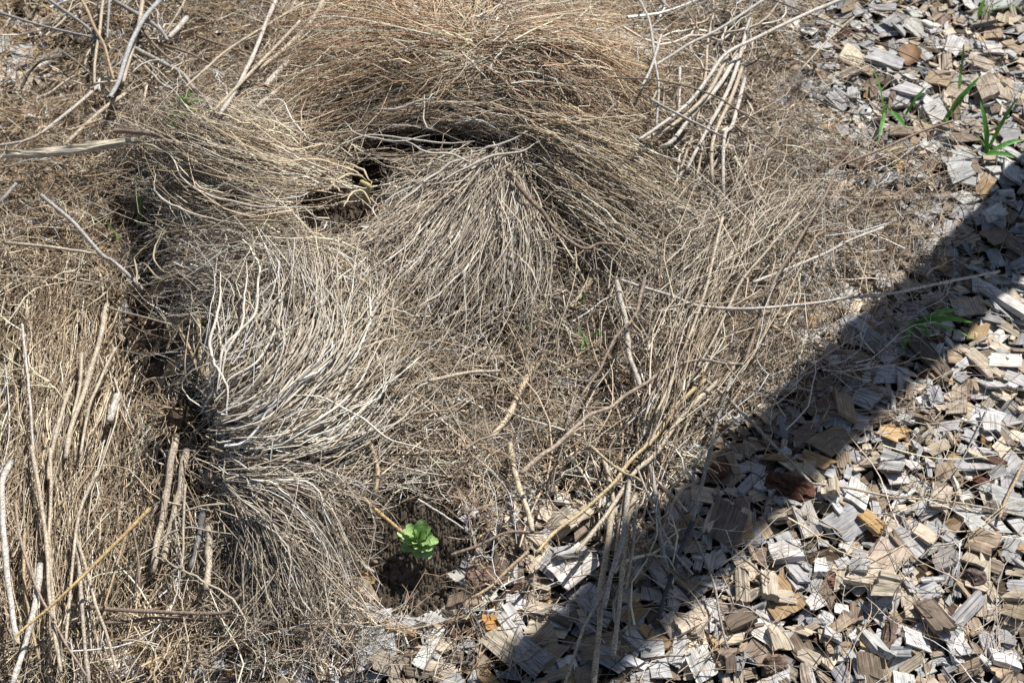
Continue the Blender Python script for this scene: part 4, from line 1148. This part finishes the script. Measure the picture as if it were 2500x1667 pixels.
 ('stalk', [(1530, 1180), (1512, 1280), (1500, 1380), (1470, 1451), (1426, 1532), (1374, 1680)], 5, (.44, .37, .28), 'thin stalk bending left to the bottom edge', .07),
 ('stalk', [(1578, 1085), (1599, 1200), (1613, 1311), (1630, 1390)], 7, (.34, .31, .28), 'grey-brown stalk on the right side of the bundle', .06),
 ('stalk', [(1786, 925), (1753, 1018), (1734, 1100), (1712, 1190), (1692, 1269)], 6, (.30, .27, .24), 'grey stick above the black one, leaning right', .07),
 ('stalk', [(1700, 1255), (1660, 1345), (1628, 1440), (1606, 1512)], 7, C_BLACK, 'blackened stick lying in the shade right of the bundle', .05),
 ('stalk', [(1554, 1140), (1610, 1274), (1650, 1350), (1690, 1400)], 3.5, (.40, .36, .31), 'thin stalk slanting down right over the blackened stick', .085),
 ('stalk', [(1475, 1120), (1490, 1180), (1505, 1260)], 6, C_PALE, 'short pale stalk entering the bundle from above', .06),
 ('stalk', [(1440, 1090), (1520, 1150), (1565, 1175)], 4.5, (.46, .38, .25), 'short yellowish stalk crossing at the knot of the bundle', .09),
 ('stick', [(1722, 926), (1784, 980), (1830, 1026), (1887, 1083), (1944, 1140), (1980, 1178)], 5, (.36, .32, .27), 'straight grey-tan stick slanting down right across the band of shade', .06),
 ('straw', [(1978, 1179), (2059, 1189), (2174, 1212), (2289, 1221), (2404, 1238), (2510, 1263)], 3.6, C_PALE, 'long pale straw lying across the sunlit mulch to the right edge', .03),
 ('stick', [(1598, 1162), (1640, 1220), (1679, 1280)], 5, C_BROWN, 'short brown stick right of the bundle knot', .04),
 ('stick', [(1694, 1305), (1742, 1422), (1761, 1522), (1778, 1582)], 4, (.33, .29, .25), 'grey-tan curved stick running down into the sunlit mulch', .035),
 ('stick', [(1784, 1334), (1830, 1375), (1878, 1413)], 4, C_BROWN, 'short dark twig at the lower rim of the shade', .03),
 ('straw', [(2420, 980), (2380, 1060), (2330, 1150), (2270, 1210)], 2, C_GREY, 'thin grey straw slanting over the mulch near the right edge', .035),
 ('straw', [(2500, 1130), (2460, 1210), (2440, 1270)], 5, C_TAN, 'short tan stick at the right edge', .03),
 ('stick', [(1100, 1355), (1170, 1330), (1240, 1300), (1330, 1300)], 5, C_BROWN, 'brown stick on the ground between rosette and bundle', .02),
 ('straw', [(1290, 1345), (1230, 1400), (1200, 1430), (1150, 1460)], 5, C_TAN, 'tan stick slanting down left toward the soil pit', .025),
]
for name, pts, rp, tone, lab, h in ST:
    cat = {'cane': 'cane', 'stick': 'stick', 'stalk': 'stalk', 'stem': 'stem', 'pole': 'pole', 'straw': 'straw'}[name]
    stick({'cane': 'dry_cane', 'stick': 'dry_stick', 'stalk': 'dry_stalk', 'stem': 'long_stem', 'pole': 'bleached_pole', 'straw': 'straw'}[name], cat, pts, rp, tone, lab, h,
          nodes=3 if rp >= 6 and name in ('cane', 'stalk') else 0, hollow=rp >= 7, group={'cane': 'dry canes at the left', 'stick': 'loose dry sticks', 'stalk': 'dry stalks in the centre', 'stem': 'long thin stems', 'pole': 'poles bundled at upper right', 'straw': 'single straws'}[name])

# golden flat blade across the canes
stick('golden_straw', 'straw', [(365, 1240), (305, 1303), (235, 1373), (177, 1432), (110, 1491), (50, 1540), (38, 1556), (44, 1570)], 6, C_GOLD,
      'golden dry blade lying diagonally over the canes at lower left', .1, group=None, taper=.6)

def branch(label, main, rp, tone, twigs, h, mat=M_BARK, trp=2.6):
    mid = main[len(main) // 2]
    e = empty('dead_branch', root_at(*mid, h))
    tag(e, label, 'branch', 'dead branches lying on the heap')
    stick('main_stem', None, main, rp, tone, None, h, parent=e, mat=mat, taper=.5, kink=.002)
    for t in twigs: stick('twig', None, t, trp, tone, None, h + .004, parent=e, mat=mat, taper=.6, kink=.0025)
    return e
branch('long brown forked branch lying diagonally over the centre right', [(1814, 888), (1772, 886), (1715, 877), (1661, 886), (1618, 904), (1574, 936), (1524, 969), (1491, 996), (1440, 1016), (1400, 1049), (1364, 1085), (1324, 1110), (1272, 1155)][::-1], 6.5, (.38, .31, .25),
       [[(1715, 877), (1688, 835), (1657, 812), (1600, 804)], [(1689, 836), (1650, 838), (1600, 836)], [(1772, 888), (1799, 923), (1826, 949), (1887, 961)],
        [(1491, 993), (1418, 996), (1374, 989), (1320, 1009)], [(1440, 1014), (1404, 962), (1360, 940), (1324, 922), (1269, 918)]], .12)
branch('upright brown branch with a hooked top right of the centre', [(1574, 676), (1564, 722), (1549, 773), (1509, 816), (1487, 853), (1462, 904), (1418, 969)], 5.5, (.30, .24, .19),
       [[(1498, 678), (1524, 680), (1578, 674)], [(1549, 773), (1600, 790), (1640, 800)], [(1524, 800), (1560, 815), (1650, 830)]], .12)
branch('thick brown branch emerging from under the fountain clump with a broken end', [(1240, 418), (1252, 434), (1288, 481), (1324, 517), (1342, 544), (1371, 573), (1396, 591), (1429, 607), (1465, 596), (1513, 602)], 7.5, (.27, .21, .165),
       [[(1422, 609), (1396, 645)], [(1298, 593), (1349, 580), (1396, 547)]], .125)
branch('kinked grey branch with a tan tip slanting down right at upper left', [(330, 120), (380, 145), (434, 173), (459, 195), (477, 220), (506, 249), (524, 282)], 7.5, (.38, .35, .31),
       [[(434, 173), (455, 210), (465, 215)]], .07)

# split plank at the left
def plank():
    e = root_at(215, 428, .03)
    A = at_z(47, 440, e[2]); B = at_z(383, 408, e[2])
    L = np.linalg.norm(B - A); d = (B - A) / L; yaw = math.atan2(d[1], d[0])
    ns, nr = 5, 12
    r = np.random.default_rng(5)
    rows = []
    for i in range(nr):
        s = i / (nr - 1)
        wv = .0075 * (0.55 + .5 * math.sin(math.pi * min(s * 1.3, 1)) + (.25 if s > .62 else 0))
        cyo = .004 * math.sin(s * 5) - (.010 * max(s - .7, 0) / .3)
        yy = np.linspace(-1, 1, ns + 1) * wv + cyo + r.normal(0, .0006, ns + 1)
        rows.append(np.stack([np.full(ns + 1, (s - .5) * L) + r.normal(0, .004, ns + 1) * (2.5 if i in (0, nr - 1) else 1), -yy, .006 + .002 * r.normal(size=ns + 1) - .004 * abs(np.linspace(-1, 1, ns + 1))], -1))
    T = np.array(rows); Bm = T.copy(); Bm[..., 2] = -.006
    V = np.concatenate([T.reshape(-1, 3), Bm.reshape(-1, 3)])
    id_ = np.arange(nr * (ns + 1)).reshape(nr, ns + 1); n0 = nr * (ns + 1)
    q = [(id_[i, j], id_[i, j + 1], id_[i + 1, j + 1], id_[i + 1, j]) for i in range(nr - 1) for j in range(ns)]
    q += [(b_ + n0, a + n0, d_ + n0, c + n0) for a, b_, c, d_ in [(x[0], x[1], x[2], x[3]) for x in q]]
    for i in range(nr - 1):
        q += [(id_[i, 0], id_[i + 1, 0], id_[i + 1, 0] + n0, id_[i, 0] + n0), (id_[i + 1, -1], id_[i, -1], id_[i, -1] + n0, id_[i + 1, -1] + n0)]
    for j in range(ns):
        q += [(id_[0, j + 1], id_[0, j], id_[0, j] + n0, id_[0, j + 1] + n0), (id_[-1, j], id_[-1, j + 1], id_[-1, j + 1] + n0, id_[-1, j] + n0)]
    o = link('split_plank', mesh_np('split_plank', V, np.array(q), False, np.array([.62, .56, .46]), V + 3), M_WOOD)
    o.location = [float(v) for v in (A + B) / 2 + np.array([0, 0, .06])]; o.rotation_euler = (0, 0, yaw)
    tag(o, 'long split piece of pale wood lying level at the left side', 'wood piece')
plank()

# ------------------------------------------------------------------ bark chunks
def lump(name, px, py, lx, ly, lz, rot, tone, label, cat, group, seed, mat=M_BARK, rough=.35, h=.0, n=(22, 13)):
    u, v = np.meshgrid(np.linspace(0, 2 * math.pi, n[0] + 1)[:-1], np.linspace(.05, math.pi - .05, n[1]))
    sx = np.sin(v) * np.cos(u); sy = np.sin(v) * np.sin(u); sz_ = np.cos(v)
    sq = lambda a, p=.7: np.sign(a) * abs(a) ** p
    nz = vnoise(sx * 2.1 + seed * 7.3, sy * 5.5 + sz_ * 4, seed) - .5 + .6 * (vnoise(sx * 5 + seed, sy * 11 + sz_ * 7, seed + 1) - .5)
    k = 1 + rough * nz
    V = np.stack([sq(sx) * lx * k, sq(sy) * ly * k, sq(sz_, .8) * lz * k], -1).reshape(-1, 3)
    ii = np.arange(n[0] * n[1]).reshape(n[1], n[0])
    q = np.stack([ii[1:], np.roll(ii[1:], -1, 1), np.roll(ii[:-1], -1, 1), ii[:-1]], -1).reshape(-1, 4)
    T = np.array(tone)[None] * np.exp(1.2 * nz.reshape(-1, 1))
    b = P(np.array(float(px)), np.array(float(py)), h)
    lift = float(litter(b[0], b[1]))
    o = link(name, mesh_np(name, V, [q, ii[0][None], ii[-1][None, ::-1]], False, np.clip(T, .01, .7), V * .6), mat)
    o.location = (float(b[0]), float(b[1]), float(b[2]) + lift * .6 + lz * .5); o.rotation_euler = (rng.normal(0, .12), rng.normal(0, .12), rot)
    tag(o, label, cat, group)
    return o
BK = 'chunks of bark in the mulch'
lump('bark_chunk', 1920, 1212, .036, .020, .014, -.45, (.085, .042, .03), 'large dark red-brown bark chunk on the lower rim of the shade', 'bark', BK, 3)
lump('bark_chunk', 2392, 1192, .017, .013, .012, -.6, (.10, .05, .035), 'reddish bark lump above the right end of the mulch', 'bark', BK, 4)
lump('bark_chunk', 2412, 1275, .022, .017, .010, .8, (.22, .19, .17), 'flaky grey bark lump below the end of the long straw', 'bark', BK, 5)
lump('bark_chunk', 2165, 1570, .030, .009, .009, 1.2, (.14, .10, .08), 'long curved dark bark strip near the bottom edge', 'bark', BK, 6)
lump('bark_chunk', 2030, 1425, .012, .016, .010, .2, (.15, .08, .06), 'small brown bark lump beside the white grooved chip', 'bark', BK, 7)
lump('bark_chunk', 1755, 1165, .018, .013, .012, .7, (.12, .055, .035), 'reddish bark piece in the upper part of the shade', 'bark', BK, 8)
lump('bark_chunk', 1885, 1640, .016, .013, .012, .3, (.13, .09, .07), 'round bark lump on the bottom edge of the mulch', 'bark', BK, 9)
lump('bark_chunk', 2375, 1425, .013, .015, .012, .3, (.12, .09, .08), 'round scaly bark lump in the right mulch', 'bark', BK, 10)
lump('bark_chunk', 1900, 915, .022, .009, .008, .5, (.26, .12, .06), 'orange-red bark sliver where the twig net ends at the shade', 'bark', BK, 12)
lump('bark_chunk', 1330, 1170, .018, .010, .009, 2.2, (.14, .07, .04), 'reddish bark piece in the gap left of the bundle', 'bark', BK, 13)
lump('bark_chunk', 1195, 1425, .030, .018, .011, .2, (.20, .14, .11), 'flat brown bark slab right of the soil pit', 'bark', BK, 14)

# pebbles and soil crumbs at the pit
lump('pebble', 1067, 1425, .0095, .006, .004, .8, (.4, .4, .42), 'small bluish grey pebble on the soil at the pit', 'pebble', 'pebbles', 21, M_STONE, .1, n=(12, 7))
lump('pebble', 1042, 1385, .005, .004, .003, .2, (.4, .4, .42), 'tiny white pebble above the bluish one', 'pebble', 'pebbles', 22, M_STONE, .1, n=(10, 6))
lump('pebble', 785, 560, .014, .010, .008, .2, (.4, .4, .42), 'pale pebble in the dark hollow left of the fountain', 'pebble', 'pebbles', 23, M_STONE, .15, n=(12, 7))
def crumbs():
    ph = [(1020, 1350, 130, 130, 3000), (800, 540, 110, 70, 700), (1020, 1430, 80, 50, 500)]
    V_, F_ = [], []
    o0 = 0
    octa = np.array([[1, 0, 0], [-1, 0, 0], [0, 1, 0], [0, -1, 0], [0, 0, 1], [0, 0, -1]], float)
    fo = np.array([[0, 2, 4], [2, 1, 4], [1, 3, 4], [3, 0, 4], [2, 0, 5], [1, 2, 5], [3, 1, 5], [0, 3, 5]])
    for a, b, sa, sb_, n in ph:
        n = int(n * 1.5)
        px = a + rng.normal(0, sa * .5, n); py = b + rng.normal(0, sb_ * .5, n)
        c = P(px, py, .007) + rng.normal(0, .002, (n, 1)) * np.array([[0, 0, 1.0]])
        r_ = np.exp(rng.normal(0, .45, n)) * .0026
        v = octa[None] * r_[:, None, None] * rng.uniform(.6, 1.3, (n, 6, 1)) + c[:, None]
        V_.append(v.reshape(-1, 3)); F_.append((fo[None] + (np.arange(n) * 6)[:, None, None]).reshape(-1, 3) + o0); o0 += n * 6
    o = link('soil_crumbs', mesh_np('soil_crumbs', np.concatenate(V_), np.concatenate(F_), False), M_CRUMB)
    tag(o, 'dark soil crumbs round the green rosette and in the hollows', 'soil', kind='stuff')
crumbs()

# ------------------------------------------------------------------ dead leaves
def leaf_mesh(L, W, curl=.3, teeth=0, cup=.25, nl=9, nw=5, seed=0, stalk=0.0, shape='oval'):
    r = np.random.default_rng(seed)
    V = []
    for i in range(nl + 1):
        s = i / nl
        if shape == 'spoon': wv = W * (.10 + .9 * max(0, math.sin(math.pi * min(1, max(0, (s - .18) / .86)) ** 1.15)) ** .75) if s > .18 else W * .10
        else: wv = W * math.sin(math.pi * (s * .94 + .03)) ** .7
        if teeth: wv *= 1 + teeth * (.5 if i % 2 else -.5) + r.normal(0, .04)
        for j in range(nw + 1):
            q = j / nw * 2 - 1
            z = L * curl * (s ** 1.6) * -1 + cup * wv * q * q + r.normal(0, .012) * W * 2
            V.append((s * L, q * wv, z))
    V = np.array(V)
    m = nw + 1
    q = [(i * m + j, (i + 1) * m + j, (i + 1) * m + j + 1, i * m + j + 1) for i in range(nl) for j in range(nw)]
    return V, np.array(q)

def place(V, p, yaw, pitch, roll=0):
    Mr = (Matrix.Rotation(yaw, 3, 'Z') @ Matrix.Rotation(-pitch, 3, 'Y') @ Matrix.Rotation(roll, 3, 'X'))
    return V @ np.array(Mr).T + p

for k, (px, py, L, W, yaw, pit, lab) in enumerate((
        (2215, 160, .055, .022, 1.3, .5, 'large curled brown dead leaf standing among the chips at upper right'),
        (2262, 150, .045, .016, 1.9, .3, 'smaller dead leaf leaning right of the large curled one'),
        (455, 1632, .050, .014, .7, .15, 'pinkish brown dead leaf near the bottom edge at lower left'),
        (525, 1640, .030, .018, .2, .3, 'rust-red curled leaf at the bottom edge'),
        (1395, 1105, .03, .012, .4, .3, 'small rust leaf under the forked branch'))):
    V, q = leaf_mesh(L, W, .35, .06, .5, seed=k + 40)
    p = root_at(px, py, .02)
    o = link('dead_leaf', mesh_np('dead_leaf', place(V, 0, yaw, pit), q), M_DEADLEAF)
    o.location = [float(v) for v in p]
    tag(o, lab, 'leaf', 'dead leaves')

# ------------------------------------------------------------------ green plants
def rosette(px, py, leaves, label, scale=1, h=.012, mat=M_ROSETTE, shape='spoon'):
    c = root_at(px, py, h)
    e = empty('green_weed', c); tag(e, label, 'weed', 'green weeds sprouting through the dead stems')
    for k, (lx, ly, wpx, lift) in enumerate(leaves):
        tip = P(np.array(float(lx)), np.array(float(ly)), h + lift)
        d = tip - c; L = np.linalg.norm(d) * 1.15
        V, q = leaf_mesh(L, wpx * .00075 * scale, .18, .22, .35, 12, 6, seed=k, shape=shape)
        V = place(V, 0, math.atan2(d[1], d[0]), math.atan2(d[2], math.hypot(d[0], d[1])) + .22, rng.normal(0, .25))
        link('leaf', mesh_np('leaf', V, q), mat, e)
_rl = []
for k in range(26):
    an = k * 2.4; rr_ = 16 + 1.45 * k
    _rl.append((1022 + rr_ * .92 * math.cos(an), 1322 + rr_ * .9 * math.sin(an) - 4, 6.0 + .26 * k, .034 - .0011 * k))
rosette(1022, 1325, _rl,
        'bright green leafy rosette on bare soil at lower centre', h=.035)
rosette(832, 1345, [(806, 1345, 10, .01), (850, 1330, 8, .02), (858, 1352, 10, .01), (826, 1328, 7, .02)], 'half hidden green leaves under the stems left of the rosette', h=.015)
rosette(448, 275, [(462, 240, 8, .05), (452, 250, 7, .05), (480, 262, 8, .04), (430, 288, 9, .03), (412, 282, 8, .03), (455, 296, 8, .03), (470, 285, 8, .03), (440, 305, 9, .02), (425, 310, 7, .02)],
        'small dark green weed beside the kinked branch at upper left', h=.03, mat=M_GREEN)

def tuft(px, py, blades, label, wd=.0046, h=.022):
    c = P(np.array(float(px)), np.array(float(py)), h); c[2] += float(litter(c[0], c[1])) * .5
    e = empty('grass_tuft', c); tag(e, label, 'grass', 'green grass tufts')
    for (tx, ty, hh) in blades:
        # tip stands hh above the ground on its own ray
        tip = at_z(np.array(float(tx)), np.array(float(ty)), c[2] + hh)
        d = tip - c; n = 8
        t = np.linspace(0, 1, n)[:, None]
        bow = np.array([0, 0, 1.0]) * .12 * np.linalg.norm(d) * np.sin(np.pi * t) + rng.normal(0, .002, (1, 3))
        mid = d[None] * t + bow
        side = np.cross(d, [0, 0, 1.0]); side /= np.linalg.norm(side) + 1e-9
        side = side * .8 + np.array([0, 0, .45]) * rng.choice([-1, 1])
        wv = wd * np.sin(np.pi * np.clip(t * .86 + .14, 0, 1)) ** .7 + .0002
        fold = np.array([0, 0, -.35])
        V = np.stack([mid - side * wv, mid + fold * wv, mid + side * wv], 1).reshape(-1, 3)
        q = [(3 * i + j, 3 * i + 3 + j, 3 * i + 4 + j, 3 * i + 1 + j) for i in range(n - 1) for j in range(2)]
        link('blade', mesh_np('blade', V, np.array(q)), M_GREEN, e)
tuft(2155, 290, [(2128, 165, .08), (2178, 250, .04), (2143, 352, .0), (2205, 325, .01)], 'grass tuft with one tall upright blade, leftmost of the upper right tufts')
tuft(2205, 292, [(2262, 212, .05), (2275, 308, .01)], 'slim grass shoot slanting right, just right of the tall upright blade', .003)
tuft(2312, 285, [(2365, 210, .06), (2392, 185, .07), (2302, 325, .0), (2350, 240, .05)], 'grass tuft of two slanting blades in the middle of the upper right', .0045)
tuft(2337, 225, [(2350, 113, .09), (2340, 180, .05)], 'single upright grass blade above the slanting tuft', .0038)
tuft(2408, 378, [(2488, 235, .1), (2392, 245, .07), (2380, 330, .03), (2505, 338, .02), (2480, 385, .01), (2410, 300, .05)], 'largest grass tuft near the right edge with a long bright blade')
tuft(2383, 50, [(2474, -8, .05), (2400, 0, .05), (2500, 20, .03)], 'grass blades at the top right corner', .005)
tuft(2228, 800, [(2376, 781, .04), (2330, 814, .02), (2335, 756, .06), (2203, 866, .0), (2270, 826, .01), (2390, 830, .01)], 'dark grass tuft lying in the band of shade', .005)
tuft(338, 520, [(342, 425, .06), (330, 460, .04), (350, 470, .03), (345, 545, .0)], 'dark grass blades at the left edge of the left clump', .003, .03)
tuft(285, 580, [(265, 540, .04), (292, 590, .0)], 'tiny grass shoot left of the dark gap', .0022, .03)
tuft(1420, 740, [(1412, 715, .03), (1435, 722, .03), (1428, 712, .03)], 'tiny grass sprout on the cream stub', .0018, .05)
tuft(1430, 830, [(1412, 800, .03), (1465, 805, .03), (1440, 850, .01), (1420, 860, .0), (1475, 815, .02)], 'thin green grass showing through the central tangle', .002, .05)

print('total strand/chip tris', TRI[0], 'objects', len(bpy.data.objects))
